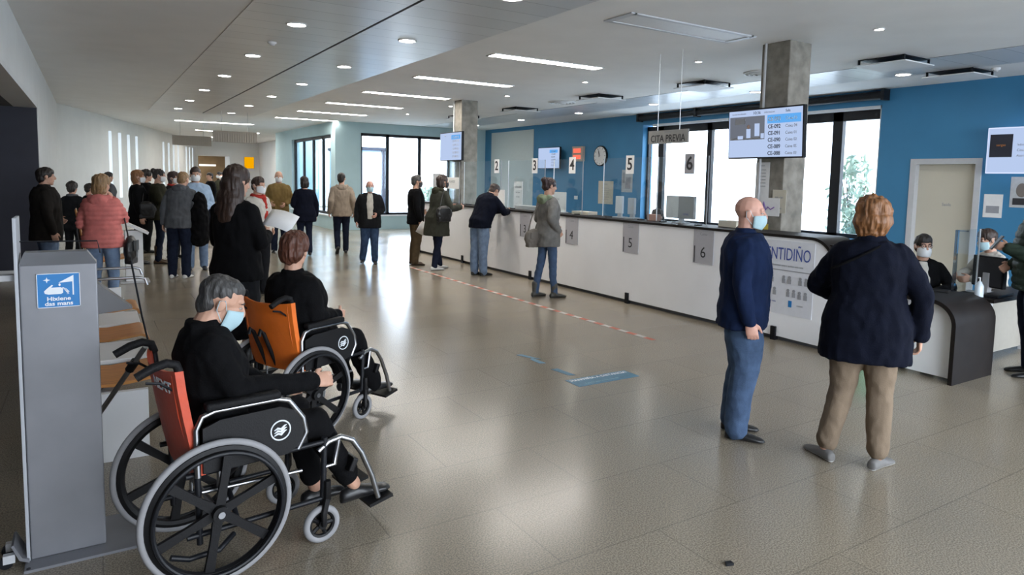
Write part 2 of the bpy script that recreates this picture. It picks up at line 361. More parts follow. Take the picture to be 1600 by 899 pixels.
def person(name, label, loc, yaw, H, sex='m', arms=('down', 'down'), legs=None, lean=0., lean_side=0., pelvis=None, head=(0., 0., 0.), headfwd=0., top=None, bottom=None, shoes=None, hair=('short', H_dark),
           mask=None, skin=M_skin, vox=.010, curl=(.5, .5), palms=(None, None), hdir=(None, None), shirt=None, girth=1., hood=None, collar=None, cvox=None, group=None, glasses=False, feet=None, neck_scarf=None):
    s = H / 1.70; cv = cvox or max(.011, vox * 1.5)
    P0 = V(pelvis or (0, 0, .92)); rl = Matrix.Rotation(R(lean), 3, 'Y') @ Matrix.Rotation(R(lean_side), 3, 'X')
    def U(p): return P0 + rl @ (V(p) - V((0, 0, .92)))
    ax0, ay0 = rl @ V((1, 0, 0)), rl @ V((0, 1, 0))
    tr = TRUNK[sex]; shw = .185 if sex == 'm' else .162
    sh, el, wr = {}, {}, {}
    for i, sd in ((0, 1), (1, -1)):
        a = arms[i]; sh[sd] = U((-.012, sd * shw * (.96 if girth < 1.1 else 1.02), 1.358))
        if isinstance(a, str):
            e, w = ARMS[a]; k = 1. if sex == 'm' else .93
            el[sd] = U((e[0], e[1] * sd * k * (1 if girth < 1.1 else 1.08), e[2])); wr[sd] = U((w[0], w[1] * sd * k * (1 if girth < 1.1 else 1.08), w[2]))
        else: el[sd], wr[sd] = V(a[0]), V(a[1])
    hip, kn, an = {}, {}, {}
    for sd in (1, -1):
        hip[sd] = P0 + V((0, sd * .088, -.03))
        k, a = (legs or {}).get(sd, ((.015, sd * .10, .485), (-.025, sd * .105, .085)))
        kn[sd], an[sd] = V(k), V(a)
    # ---- body
    mb = MB()
    rings = []
    for z, x, rx, ry in tr:
        c = U((x, 0, z)) if z > .9 else P0 + V((x, 0, z - .92)); rings.append(ring(c, ax0 if z > .9 else V((1, 0, 0)), ay0 if z > .9 else V((0, 1, 0)), rx * .86 * girth, ry * .86 * girth))
    mb.loft(rings)
    nb = U((-.012, 0, 1.41)); hc = U((.018 + headfwd, 0, 1.585)) - V((0, 0, abs(headfwd) * .8))
    hm = rl @ Euler((R(head[2]), R(head[1]), R(head[0]))).to_matrix() if not pelvis else Euler((R(head[2]), R(head[1]), R(head[0]))).to_matrix()
    if lean and not pelvis: hm = Euler((R(head[2]), R(head[1]), R(head[0]))).to_matrix()
    def Hd(p): return hc + hm @ V(p)
    mb.limb([nb, (nb + hc) / 2 + V((-.005, 0, .01)), Hd((-.022, 0, -.02))], [.062, .055, .058], 14)
    for c, r in (((-.012, 0, .030), (.096, .077, .085)), ((.028, 0, -.028), (.063, .060, .082)), ((.060, 0, -.092), (.026, .030, .022)), ((.02, 0, -.06), (.058, .058, .045)),
                 ((.072, 0, .030), (.020, .052, .014)), ((.053, .033, -.026), (.026, .025, .023)), ((.053, -.033, -.026), (.026, .025, .023)), ((.0755, .031, .0135), (.0115, .0145, .0065)), ((.0755, -.031, .0135), (.0115, .0145, .0065)), ((.0735, .031, -.0035), (.0115, .0140, .0055)), ((.0735, -.031, -.0035), (.0115, .0140, .0055)), ((.080, 0, -.060), (.014, .026, .012)),
                 ((-.008, .078, -.006), (.021, .009, .032)), ((-.008, -.078, -.006), (.021, .009, .032))):
        mb.ell(Hd(c), r, 14, hm)
    mb.limb([Hd((.086, 0, .016)), Hd((.104, 0, -.012)), Hd((.106, 0, -.026))], [.009, .012, .0145], 8)
    for sd in (-1, 1): mb.ell(Hd((.094, sd * .013, -.028)), (.011, .009, .009), 8)
    for i, sd in ((0, 1), (1, -1)):
        mb.limb([sh[sd], (sh[sd] * .4 + el[sd] * .6), el[sd], (el[sd] * .4 + wr[sd] * .6), wr[sd]], [.048, .042, .036, .032, .024], 10)
        d = hdir[i] or (wr[sd] - el[sd]); nrm = palms[i] or ((0, -sd, 0) if abs(V(d).normalized().y) < .8 else (-1, 0, 0))
        hand(mb, wr[sd], d, nrm, sd, curl[i])
        mb.limb([hip[sd], hip[sd] * .45 + kn[sd] * .55 + V((.008, 0, 0)), kn[sd], kn[sd] * .6 + an[sd] * .4 + V((-.012, 0, 0)), an[sd]], [.080, .064, .048, .047, .034], 12)
    me = remesh(mb, vox, 2 if vox > .007 else 3)
    me.materials.append(skin); me.materials.append(M_lip)
    lp = Hd((.090, 0, -.060))
    if vox < .008:
        for p in me.polygons:
            q = hm.transposed() @ (p.center - lp)
            if abs(q.x) < .02 and (q.y / .024) ** 2 + (q.z / .008) ** 2 < 1: p.material_index = 1
    root = link(name, me); root.location = loc; root.rotation_euler = (0, 0, R(yaw)); root.scale = (s, s, s)
    tag(root, label, 'person', group)
    seed = random.random() * 9
    # ---- eyes
    for sd in (1, -1):
        e = MB(); e.ell(Hd((.0775, sd * .031, .006)), (.0095, .0115, .0075), 12, hm); e.mi = 1; e.ell(Hd((.0848, sd * .031, .006)), (.0035, .0055, .0055), 8, hm)
        e.build('eye', [M_eye, M_iris], root, smooth='all')
    if hair and vox < .008 and hair[0] != 'none':
        for sd in (1, -1):
            e = MB(); e.limb([Hd((.090, sd * .014, .026)), Hd((.088, sd * .032, .031)), Hd((.076, sd * .048, .026))], [.0035, .004, .0028], 6); e.build('eyebrow', hair[1], root, smooth='all')
    # ---- trousers
    if bottom:
        kind, bm_ = bottom[0], bottom[1]; fit = bottom[2] if len(bottom) > 2 else 1.; end = bottom[3] if len(bottom) > 3 else .0
        mb = MB()
        if kind == 'trousers':
            w = [ring(P0 + V((x, 0, z - .92)) if (not pelvis and lean < 12) or z < .95 else U((x, 0, z)), V((1, 0, 0)), V((0, 1, 0)), rx * 1.04 * girth, ry * 1.03 * girth) for z, x, rx, ry in tr[-4:]]
            mb.loft(w)
            for sd in (1, -1):
                a = an[sd] + (kn[sd] - an[sd]).normalized() * end
                mb.limb([hip[sd] + V((-.008, -sd * .002, .0)), hip[sd] * .5 + kn[sd] * .5 + V((.008, 0, 0)), kn[sd], kn[sd] * .6 + a * .4 + V((-.012, 0, 0)), a + V((-.004, 0, .01)), a + V((0, 0, -.012))],
                        [.094 * (fit * .5 + .5) * girth ** .5, .082 * fit * girth ** .5, .067 * fit, .063 * fit, .057 * fit, .055 * fit], 14)
        elif kind == 'skirt':
            w = [ring(U((x, 0, z)), V((1, 0, 0)), V((0, 1, 0)), rx * 1.05, ry * 1.05) for z, x, rx, ry in tr[-4:]]
            w += [ring(V((0, 0, .60)), V((1, 0, 0)), V((0, 1, 0)), .13, .18), ring(V((0, 0, .40)), V((1, 0, 0)), V((0, 1, 0)), .15, .20)]; mb.loft(w)
        me = remesh(mb, cv, 2); displace(me, folds(.008, (13, 13, 9), seed)); me.materials.append(bm_); link('trousers' if kind == 'trousers' else 'skirt', me, root)
    # ---- shoes
    if shoes:
        sm, so = shoes[0], shoes[1]; boot = shoes[2] if len(shoes) > 2 else 0
        for sd in (1, -1):
            tw, pitch = (feet or {}).get(sd, (6 * sd, 0)); a = an[sd]
            fm = Matrix.Rotation(R(tw), 3, 'Z') @ Matrix.Rotation(R(pitch), 3, 'Y')
            mb = MB(); rr = []
            for x, w, h in ((-.078, .014, .045), (-.070, .030, .066), (-.035, .036, .078), (.02, .036, .078), (.07, .041, .060), (.12, .046, .046), (.16, .042, .036), (.185, .024, .026), (.192, .008, .018)):
                rr.append([a + fm @ V((x, w * math.cos(2 * PI * k / 14), -.085 + h / 2 + (h / 2) * math.sin(2 * PI * k / 14))) for k in range(14)])
            mb.loft(rr)
            if boot: mb.limb([a + V((-.01, 0, -.02)), a + V((-.012, 0, boot))], [.045, .052], 12)
            me = remesh(mb, max(.007, min(cv, .010)), 2)
            me.materials.append(sm); me.materials.append(so)
            inv = fm.transposed()
            for p in me.polygons:
                if (inv @ (p.center - a)).z < -.068: p.material_index = 1
            link('shoe', me, root)
    # ---- upper garment
    if top:
        m, hem = top['m'], top.get('hem', .82); t = top.get('t', .014); fl = top.get('flare', .0); sl = top.get('sleeve', 1.); tm = top.get('name', 'jacket')
        mb = MB(); rings = []
        zs = [q for q in tr if q[0] >= hem - .02]
        for z, x, rx, ry in zs:
            f = max(0, (1.15 - z)) * fl
            c = U((x, 0, z)) if z > .9 else P0 + V((x, 0, z - .92)); up = z > .9
            rings.append(ring(c + V((.006, 0, 0)), ax0 if up else V((1, 0, 0)), ay0 if up else V((0, 1, 0)), (rx + t + f) * girth, (ry + t + f) * girth))
        z, x, rx, ry = tr[-1]
        if hem < .82:
            for q in ((.84 + hem) / 2, hem):
                f = max(0, (1.15 - q)) * fl; rings.append(ring(P0 + V((x, 0, q - .92)), V((1, 0, 0)), V((0, 1, 0)), (rx + t + f) * girth, (ry + t + f) * girth))
        mb.loft(rings)
        for sd in (1, -1):
            e2 = wr[sd] if sl >= 1 else el[sd] + (wr[sd] - el[sd]) * sl
            b = .058 + t * .5
            mb.limb([sh[sd] + V((0, -sd * .02, -.005)), sh[sd] * .45 + el[sd] * .55, el[sd], el[sd] * .5 + e2 * .5, e2 - (e2 - el[sd]).normalized() * .01], [b * girth ** .5, (b - .008) * girth ** .5, b - .014, b - .017, b - .024], 12)
            mb.limb([U((-.012, sd * .045, 1.415)), sh[sd] + V((0, -sd * .03, 0))], [.042, b * .95], 12)
        if collar == 'low': mb.loft([ring(U((-.014, 0, 1.39)), ax0, ay0, .078, .092) if False else ring(U((-.012, 0, 1.395)), ax0, ay0, .08, .095), ring(U((-.012, 0, 1.435)), ax0, ay0, .070, .078), ring(U((-.010, 0, 1.465)), ax0, ay0, .063, .068)])
        elif collar: mb.loft([ring(U((-.01, 0, 1.40)), ax0, ay0, .075, .085), ring(U((-.008, 0, 1.46)), ax0, ay0, .070, .076), ring(U((-.004, 0, 1.485)), ax0, ay0, .062, .068)])
        me = remesh(mb, cv, 2)
        displace(me, quilt(top['quilt'], .014) if top.get('quilt') else folds(top.get('fold', .010), (11, 11, 6), seed))
        me.materials.append(m); link(tm, me, root)
        if hood:
            mb = MB(); mb.ell(U((-.10, 0, 1.40)), (.06, .115, .075), 14, rl); mb.limb([U((-.06, .10, 1.43)), U((.03, .075, 1.40))], [.038, .03], 10); mb.limb([U((-.06, -.10, 1.43)), U((.03, -.075, 1.40))], [.038, .03], 10)
            me = remesh(mb, cv, 2); displace(me, folds(.01, (14, 14, 14), seed)); me.materials.append(hood); link('hood', me, root)
    if shirt:
        mb = MB(); t = top.get('t', .014)
        mb.loft([ring(U((x + .006, 0, z)), ax0, ay0, (rx + t + .014) * girth, w) for (z, x, rx, ry), w in zip(tr[:7], (.07, .10, .125, .13, .13, .13, .12))])
        me = remesh(mb, cv, 1); me.materials.append(shirt); link('shirt', me, root)
    if neck_scarf:
        mb = MB(); mb.torus(U((.0, 0, 1.43)), rl @ V((.15, 0, 1)), .075, .032, 20, 10); mb.limb([U((.09, .03, 1.41)), U((.125, .02, 1.25)), U((.13, .02, 1.1))], [.03, .035, .03])
        me = remesh(mb, cv, 1); displace(me, folds(.01, (20, 20, 20))); me.materials.append(neck_scarf); link('scarf', me, root)
    # ---- hair
    if hair and hair[0] in HAIR:
        mb = MB()
        for c, r in HAIR[hair[0]]: mb.ell(Hd(c), r, 16, hm)
        me = remesh(mb, min(vox, .008), 1); displace(me, strands({'bushy': .012, 'bun': .012, 'full': .015, 'bob': .012, 'crop': .005}.get(hair[0], .008), seed=seed)); me.materials.append(hair[1]); link('hair', me, root)
    # ---- mask
    if mask:
        bm = MB(); nu, nv = 15, 9; g = []
        for j in range(nv):
            v = j / (nv - 1); z = -.006 - .104 * v; bul = math.sin(PI * min(1, v * .95 + .08)) 
            for i in range(nu):
                a = R(-84 + 168 * i / (nu - 1)); wz = 1 - .18 * abs(v - .45)
                xx = .022 + (.078 + .022 * bul * math.cos(a) ** 2) * math.cos(a) * (1 - .12 * v); g.append(Hd((xx, .0705 * math.sin(a) * wz, z * (1 - .25 * (1 - math.cos(a))) - .012 * (1 - math.cos(a)))))
        bm._add(g, [(j * nu + i, j * nu + i + 1, (j + 1) * nu + i + 1, (j + 1) * nu + i) for j in range(nv - 1) for i in range(nu - 1)])
        ob = bm.build('face_mask', mask, root, smooth='all'); sd_ = ob.modifiers.new('s', 'SOLIDIFY'); sd_.thickness = .003
        for sd in (1, -1):
            lo = MB(); lo.tube([Hd((.026, sd * .070, -.022)), Hd((.0, sd * .083, .02)), Hd((-.022, sd * .086, .012)), Hd((-.018, sd * .084, -.03)), Hd((.024, sd * .068, -.075))], .0018, 6); lo.build('ear_loop', mask, ob)
    if glasses:
        gl = MB()
        for sd in (1, -1): gl.torus(Hd((.095, sd * .032, .006)), hm @ V((1, 0, 0)), .021, .002, 20, 6); gl.tube([Hd((.095, sd * .053, .012)), Hd((-.01, sd * .082, .014))], .002, 6)
        gl.tube([Hd((.096, .011, .008)), Hd((.096, -.011, .008))], .002, 6); gl.build('glasses', M_black, root)
    q = dict(U=U, Hd=Hd, wr=wr, el=el, sh=sh, s=s)
    PEOPLE[' '.join(label.split()[:5])] = (root, q)
    return root, q
# ================================================================== THE SETTING
CH = 3.40; XB = 11.85; YF = 20.95; XL = -.66; YC = 12.95
struct('floor', MB().bb((-4, -3, -.06), (12.2, 21.2, 0)).bb((-4, 21.2, -.06), (8.2, 42, 0)).bb((8.2, 38, -.06), (12.5, 42, 0)), M_floor)
struct('ground_outside', MB().bb((-60, -60, -.3), (90, 90, -.08)), mat('outdoor_paving', (.55, .55, .54), .8, var=.1, vscale=.6))
# ceiling: plaster fields around two runs of metal planks
c = MB(); T = .25
for a, b in (((-4, -3), (1.41, 21.2)), ((4.12, -3), (9.42, 21.2)), ((-4, 21.2), (6.82, 42)), ((6.82, 28.6), (8.2, 42)), ((8.2, 39), (12.6, 42)), ((10.62, -3), (12.3, 21.2))): c.bb((a[0], a[1], CH), (b[0], b[1], CH + T))
struct('ceiling', c, M_ceil)
for i, (a, b) in enumerate(((1.41, 2.74), (2.775, 4.12), (9.42, 10.62))):
    o = MB().bb((0, -24.2, -.005), (b - a, 0, T)).build('trim_%d' % (i + 1), M_mceil, None, (a, 21.2, CH), smooth=False); o['kind'] = 'structure'
struct('trim_4', MB().bb((2.74, -3, CH + .03), (2.775, 21.2, CH + .08)), M_black)
# left side: deep recess with a dark panel, then the wall, then an oblique wall with slits
struct('wall_left', MB().bb((XL - .3, -3, 2.66), (XL, YC, CH)).bb((XL - .3, YC + .02, 0), (XL, 20.8, CH)), M_wallw)
struct('wall_left_recess', MB().bb((-4, -3, 0), (-3.6, YC + .3, 2.66)), M_navy)
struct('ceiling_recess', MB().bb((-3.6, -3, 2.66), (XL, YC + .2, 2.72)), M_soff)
struct('wall_recess_back', MB().bb((-3.6, YC, .14), (XL - .01, YC + .2, 2.66)), M_navy)
struct('baseboard_recess', MB().bb((-3.6, YC - .02, 0), (XL - .01, YC + .2, .14)), M_white)
A0, B0 = V((-.66, 20.8, 0)), V((4.9, 39.5, 0)); LW = (B0 - A0).length; ANG = math.atan2((B0 - A0).y, (B0 - A0).x)
def onwall(mb_boxes, name, m):
    mb = MB(); [mb.bb(a, b) for a, b in mb_boxes]; o = mb.build(name, m, None, A0, smooth=False); o.rotation_euler = (0, 0, ANG); o['kind'] = 'structure'; return o
slits = [4.35 + i * 1.03 for i in range(4)] + [11.6 + i * .98 for i in range(4)] + [16.4, 17.2, 18.0]
xs = [0] + [q for s_ in slits for q in (s_ - .17, s_ + .17)] + [LW]
bx = [((xs[i], 0, .85), (xs[i + 1], .12, 2.98)) for i in range(0, len(xs), 2)] + [((0, 0, 0), (LW, .35, .85)), ((0, 0, 2.98), (LW, .35, CH))]
onwall(bx, 'wall_oblique', M_wallw)
for i, s_ in enumerate(slits): onwall([((s_ - .17, .09, .85), (s_ + .17, .10, 2.98))], 'window_%d' % (10 + i), M_wing)
# hall end
struct('wall_light_block', MB().bb((-4, -3.2, 0), (.2, -3, CH)).bb((.2, -3.2, 0), (12.2, -3, .3)).bb((.2, -3.2, 3.1), (12.2, -3, CH)), M_wallw)  # unseen wall behind the camera, added to cut light; opening widened for brightness
struct('wall_end', MB().bb((4.3, 39, 2.65), (12.5, 39.3, CH)).bb((6.4, 39, 0), (12.5, 39.3, 2.65)), M_wallw)
struct('wall_end_passage', MB().bb((4.0, 40.6, 0), (6.6, 40.8, 2.8)), mat('wood_brown', (.20, .12, .05), .5, var=.2, vscale=3))
struct('wall_passage_side', MB().bb((6.4, 39.3, 0), (6.5, 40.6, 2.8)).bb((4.0, 39.3, 2.65), (6.5, 40.8, 2.75)), M_wallw)
# pale teal front wall at the far side, with windows
struct('wall_front', MB().bb((6.5, YF, 0), (7.33, YF + .3, CH)).bb((7.33, YF, 0), (10.5, YF + .3, .47)).bb((7.33, YF, 3.08), (10.5, YF + .3, CH)).bb((10.5, YF, 0), (12.2, YF + .3, CH)), M_green)
struct('wall_wing', MB().bb((6.5, YF + .3, 0), (6.8, 21.4, CH)).bb((6.5, 21.4, 0), (6.8, 26.3, .45)).bb((6.5, 21.4, 3.02), (6.8, 26.3, CH)).bb((6.5, 26.3, 0), (6.8, 28.6, CH)).bb((6.5, 28.6, 0), (8.2, 28.9, CH)), M_green)
struct('wall_wing_far', MB().bb((7.9, 28.9, 0), (8.2, 39, CH)), M_wallw)
struct('trim_5', MB().bb((6.44, YF - .05, .43), (10.55, YF + .1, .47)).bb((6.45, 21.3, .41), (6.6, 26.4, .45)), M_white)
def window(n, mbf, mbg, g):
    o = struct('window_%d' % n, mbf, M_black); p = mbg.build('pane', g, o, smooth=False); return o
f = MB(); z0, z1 = .47, 3.08; y = YF + .08
for a, b in ((7.33, 7.40), (8.21, 8.31), (9.34, 9.44), (10.43, 10.5)): f.bb((a, y, z0), (b, y + .08, z1))
f.bb((7.33, y, z0), (10.5, y + .08, z0 + .07)); f.bb((7.33, y, z1 - .09), (10.5, y + .08, z1))
window(1, f, MB().bb((7.35, y + .03, z0), (10.48, y + .04, z1)), M_wing)
f = MB(); x = 6.6
for a in (21.4, 22.6, 23.75, 25.0, 26.2): f.bb((x, a, .45), (x + .08, a + .1, 3.02))
f.bb((x, 21.4, .45), (x + .08, 26.3, .53)); f.bb((x, 21.4, 2.92), (x + .08, 26.3, 3.02))
window(2, f, MB().bb((x + .03, 21.42, .47), (x + .04, 26.28, 3.0)), M_wing2)
# blue wall with the big window
WY0, WY1, WZ0, WZ1 = 6.85, 12.92, .73, 3.13
struct('wall_right', MB().bb((XB, WY1, 0), (XB + .35, YF, CH)).bb((XB, 6.27, 0), (XB + .35, WY0, CH)).bb((XB, 5.20, 2.17), (XB + .35, 6.27, CH)).bb((XB, -3, 0), (XB + .35, 5.20, CH))
       .bb((XB, WY0, 0), (XB + .35, WY1, WZ0)).bb((XB, WY0, WZ1), (XB + .35, WY1, CH)), M_blue)
struct('trim_6', MB().bb((XB - .012, 17.87, 0), (XB, 20.5, CH - .12)), mat('wall_panel_pale', (.56, .62, .62), .6))
struct('trim_7', MB().bb((XB + .02, WY0, WZ1 - .05), (XB + .3, 12.6, WZ1 + .002)).bb((XB + .02, WY0 - .002, WZ0), (XB + .34, WY0 + .03, WZ1)), M_white)
f = MB(); x = XB + .16
for a, b in ((6.87, 6.96), (7.66, 7.86), (9.33, 9.46), (10.82, 10.95), (12.34, 12.52), (12.86, 12.92)): f.bb((x, a, WZ0), (x + .1, b, WZ1 - .05))
f.bb((x, 6.87, WZ1 - .22), (x + .1, 12.92, WZ1 - .05)); f.bb((x, 6.87, WZ0), (x + .1, 12.92, WZ0 + .08))
window(3, f, MB().bb((x + .04, 6.9, WZ0), (x + .05, 12.9, WZ1 - .06)), M_wing)
# the door in the blue wall
d = struct('door_1', MB().bb((XB + .10, 5.27, .005), (XB + .15, 6.20, 2.10)), mat('door_cream', (.60, .56, .46), .5, var=.04, vscale=2))
MB().bb((XB - .02, 6.19, 0), (XB + .16, 6.28, 2.09)).bb((XB - .02, 5.19, 0), (XB + .16, 5.28, 2.09)).bb((XB - .02, 5.19, 2.09), (XB + .16, 6.28, 2.18)).build('door_frame', M_greyl, d, smooth=False)
MB().tube([(XB + .10, 5.36, 1.02), (XB + .05, 5.36, 1.02), (XB + .05, 5.48, 1.02)], .01).build('door_handle', M_chrome, d)
text('Saída', .07, (XB + .098, 5.72, 1.43), FX, M_inkg, d)

# ================================================================== THINGS ON THE CEILING
def copies(first, spots, loc=lambda p: p):
    for i, p in enumerate(spots):
        if i == 0: first.location = p
        else: dup(first, None, p)
t = thing('ceiling_light', 'round recessed downlight in the metal plank ceiling', 'ceiling light', group='round downlights in the metal plank ceiling')
MB().torus((0, 0, 0), (0, 0, 1), .105, .012, 28, 8).build('ring', M_white, t); MB().disc((0, 0, -.004), (0, 0, 1), .10, .006).build('lens', E_down, t)
copies(t, [(2.03, 7.95 + 2.42 * i, CH - .007) for i in range(-1, 6)] + [(3.4, 5.55 + 2.47 * i, CH - .007) for i in range(7)])
t = thing('ceiling_light', 'round recessed downlight in the shiny strip near the blue wall', 'ceiling light', group='round downlights near the blue wall')
MB().torus((0, 0, 0), (0, 0, 1), .105, .012, 28, 8).build('ring', M_white, t); MB().disc((0, 0, -.004), (0, 0, 1), .10, .006).build('lens', E_down, t)
copies(t, [(10.45, 5.75 + 2.67 * i, CH - .007) for i in range(6)])
t = thing('ceiling_spot', 'tiny round spotlight in the plaster ceiling over the counter', 'ceiling light', group='small spotlights over the counter')
MB().torus((0, 0, 0), (0, 0, 1), .05, .008, 24, 8).build('ring', M_white, t); MB().disc((0, 0, -.003), (0, 0, 1), .046, .005).build('lens', E_down, t)
copies(t, [(7.29, 4.3 + 2.57 * i, CH - .005) for i in range(6)])
ORD = ['nearest', 'second', 'third', 'fourth', 'fifth', 'sixth', 'seventh', 'eighth']
for i in range(6):
    yy = 8.2 + 2.55 * i
    t = thing('strip_light', 'long glowing strip light flush in the white ceiling, %s of the lit row' % ORD[i], 'ceiling light', (5.65, yy, CH), group='long strip lights over the hall')
    MB().bb((-.93, -.125, -.012), (.93, -.105, .01)).bb((-.93, .105, -.012), (.93, .125, .01)).bb((-.95, -.125, -.012), (-.93, .125, .01)).bb((.93, -.125, -.012), (.95, .125, .01)).build('frame', M_white, t, smooth=False)
    MB().bb((-.93, -.105, -.006), (.93, .105, .006)).build('diffuser', E_strip, t, smooth=False)
for px, yy, lb in ((3.6, 24.6, 'long glowing strip light beyond the hanging boards at the hall end'), (4.8, 29.5, 'distant glowing strip light in the low hall past the boards'), (5.6, 34.5, 'farthest glowing strip light before the brown passage')):
    t = thing('strip_light', lb, 'ceiling light', (px, yy, CH))
    MB().bb((-1.2, -.15, -.014), (1.2, -.125, .01)).bb((-1.2, .125, -.014), (1.2, .15, .01)).build('frame', M_white, t, smooth=False); MB().bb((-1.2, -.125, -.006), (1.2, .125, .006)).build('diffuser', E_strip, t, smooth=False)
t = thing('strip_light', 'unlit long ceiling light with a white frame, closest to the camera', 'ceiling light', (5.62, 5.54, CH))
MB().bb((-.9, -.22, -.014), (.9, -.17, .01)).bb((-.9, .17, -.014), (.9, .22, .01)).bb((-.95, -.22, -.014), (-.87, .22, .01)).bb((.87, -.22, -.014), (.95, .22, .01)).build('frame', M_greyl, t, smooth=False)
MB().bb((-.9, -.17, -.006), (.9, .17, .006)).build('diffuser', E_off, t, smooth=False)
vents = [((9.2, 5.2), 'square ceiling vent with a dropped white plate, over the navy jacketed person'), ((10.85, 5.15), 'square ceiling vent with a dropped plate, close above the blue wall with the door'), ((8.95, 8.3), 'square ceiling vent with a dropped plate, left of the concrete column'),
         ((8.75, 10.8), 'square ceiling vent with a dropped plate, middle of the row over the counter'), ((8.8, 13.9), 'square ceiling vent with a dropped plate, above the pale panel of the blue wall'), ((8.7, 16.6), 'square ceiling vent with a dropped plate, farthest of the row')]
for (px, py), lb in vents:
    t = thing('ceiling_vent', lb, 'vent', (px, py, CH), group='square ceiling vents with dropped plates')
    MB().bb((-.30, -.30, -.012), (.30, .30, 0)).build('opening', M_black, t, smooth=False)
    MB().bb((-.35, -.35, -.09), (.35, .35, -.075)).build('plate', M_white, t, smooth=False)
    for q in ((-.3, -.3), (.3, -.3), (-.3, .3), (.3, .3)): MB().bb((q[0] - .012, q[1] - .012, -.076), (q[0] + .012, q[1] + .012, 0)).build('bracket', M_black, t, smooth=False)
for (px, py), lb in (((8.78, 6.95), 'round white air diffuser in the ceiling beside the concrete column'), ((8.77, 12.15), 'round white air diffuser farther along the ceiling over the counter')):
    t = thing('air_vent', lb, 'vent', (px, py, CH), group='round air diffusers')
    for r_ in (.07, .14, .21, .28): MB().torus((0, 0, -.012 - (.28 - r_) * .12), (0, 0, 1), r_, .014, 32, 8).build('ring', M_white, t)
for (px, py, lb) in ((2.04, 9.2, 'small smoke detector on the metal plank ceiling'), (10.9, 4.7, 'white smoke detector near the top of the blue wall')):
    t = thing('smoke_detector', lb, 'detector', (px, py, CH)); MB().cyl((0, 0, 0), (0, 0, -.03), .06, .05).build('base', M_white, t); MB().cyl((0, 0, -.03), (0, 0, -.05), .035, .028).build('sensor', M_greyl, t)
# roller blind case over the big window
t = thing('roller_blind', 'long black roller blind rolled up above the big window', 'blind', (XB - .10, 9.85, 3.29))
MB().cyl((0, -3.1, 0), (0, 3.1, 0), .075).build('roll', M_black, t)
for q in (-3.1, -.9, 1.2, 3.1): MB().bb((-.085, q - .03, -.09), (.10, q + .03, .10)).build('bracket', M_black, t, smooth=False)
# hanging boards
t = thing('hanging_sign', 'grey hanging sign reading CITA PREVIA on two thin rods', 'sign', (6.5, 6.6, 2.3))
MB().bb((-.012, -.36, -.085), (.012, .36, .09)).build('board', mat('board_grey', (.30, .30, .29), .5), t, smooth=False)
for q in (-.2, .2): MB().cyl((0, q, .09), (0, q, CH - 2.3), .004, n=6).build('rod', M_steel, t)
text('CITA PREVIA', .13, (-.014, 0, -.022), FX, M_ink, t, sx=.86, bold=.0015); text('mostrador', .03, (-.014, 0, .062), FX, M_inkg, t)
for (px, py, w, lb) in ((3.42, 20, .56, 'slatted grey board hanging on rods at the far end of the hall'), (2.75, 23.5, .55, 'second slatted grey board hanging farther down the hall')):
    t = thing('hanging_board', lb, 'sign', (px, py, 2.71)); mb = MB()
    mb.bb((-w, -.02, -.15), (w, .02, .15)); [mb.bb((-w + k * w / 9 - .008, -.035, -.15), (-w + k * w / 9 + .008, -.02, .15)) for k in range(19)]
    mb.build('board', mat('slat_grey', (.34, .31, .27), .6), t, smooth=False)
    for q in (-w * .6, w * .6): MB().cyl((q, 0, .15), (q, 0, CH - 2.71), .006, n=6).build('rod', M_steel, t)
t = thing('lit_sign', 'small glowing yellow sign on the wall at the hall end', 'sign', (7.35, 38.9, 2.32)); MB().bb((-.24, -.05, -.30), (.24, .05, .30)).build('panel', E_yel, t, smooth=False); MB().bb((-.26, .0, -.32), (.26, .09, .32)).build('case', M_greyl, t, smooth=False)
t = thing('wall_strip_light', 'pale lamp strip glowing in the brown passage at the hall end', 'ceiling light', (5.5, 40.5, 2.15)); MB().bb((-.4, -.02, -.04), (.4, .09, .04)).build('diffuser', emat('strip_dim', (1, .9, .7), 1.5), t, smooth=False); MB().bb((-.42, .03, -.05), (.42, .1, .05)).build('case', M_greyl, t, smooth=False)

# ================================================================== COLUMNS AND SCREENS
for nm, lb, x0, y0, h in (('column', 'square raw concrete column carrying the large queue screen', 7.03, 5.20, CH), ('column', 'square concrete column at the far end of the counter', 6.88, 13.22, CH)):
    o = MB().bb((0, 0, 0), (.40, .40, h)).build(nm, M_conc, None, (x0, y0, 0), smooth=False, bevel=.012); tag(o, lb, 'column')
    MB().cyl((-.018, .33, 1.0), (-.018, .33, h), .016, n=10).build('conduit', M_greyl, o)
def tv(loc, w, h, label, rows=0, tilt=0., video=True):
    t = thing('wall_screen', label, 'screen', loc); t.rotation_euler = (0, R(tilt), 0)
    MB().bb((0, -w / 2, -h / 2), (.055, w / 2, h / 2)).build('case', M_blackp, t, smooth=False, bevel=.006)
    MB().bb((-.004, -w / 2 + .018, -h / 2 + .018), (.002, w / 2 - .018, h / 2 - .018)).build('display', E_scr, t, smooth=False)
    MB().bb((.05, -.09, -.12), (.19, .09, .12)).build('bracket', M_black, t, smooth=False)
    return t
t = tv((6.85, 5.37, 2.31), 1.07, .60, 'large queue screen with CE numbers on the near concrete column', 6, -3)
MB().bb((-.007, -.01, -.07), (-.003, .50, .21)).build('picture', E_vid, t, smooth=False)
pic = mat('picture_figure', (.55, .52, .5), .8)
for y0_, z0_, y1_, z1_, m_ in ((.19, -.05, .25, .06, E_scr), (.06, -.03, .13, .12, E_scr), (.30, -.06, .38, -.02, E_scr), (-.005, -.06, .04, .0, E_scr), (.27, .12, .42, .19, M_inkg)): MB().bb((-.009, y0_, z0_), (-.006, y1_, z1_)).build('figure', m_, t, smooth=False)
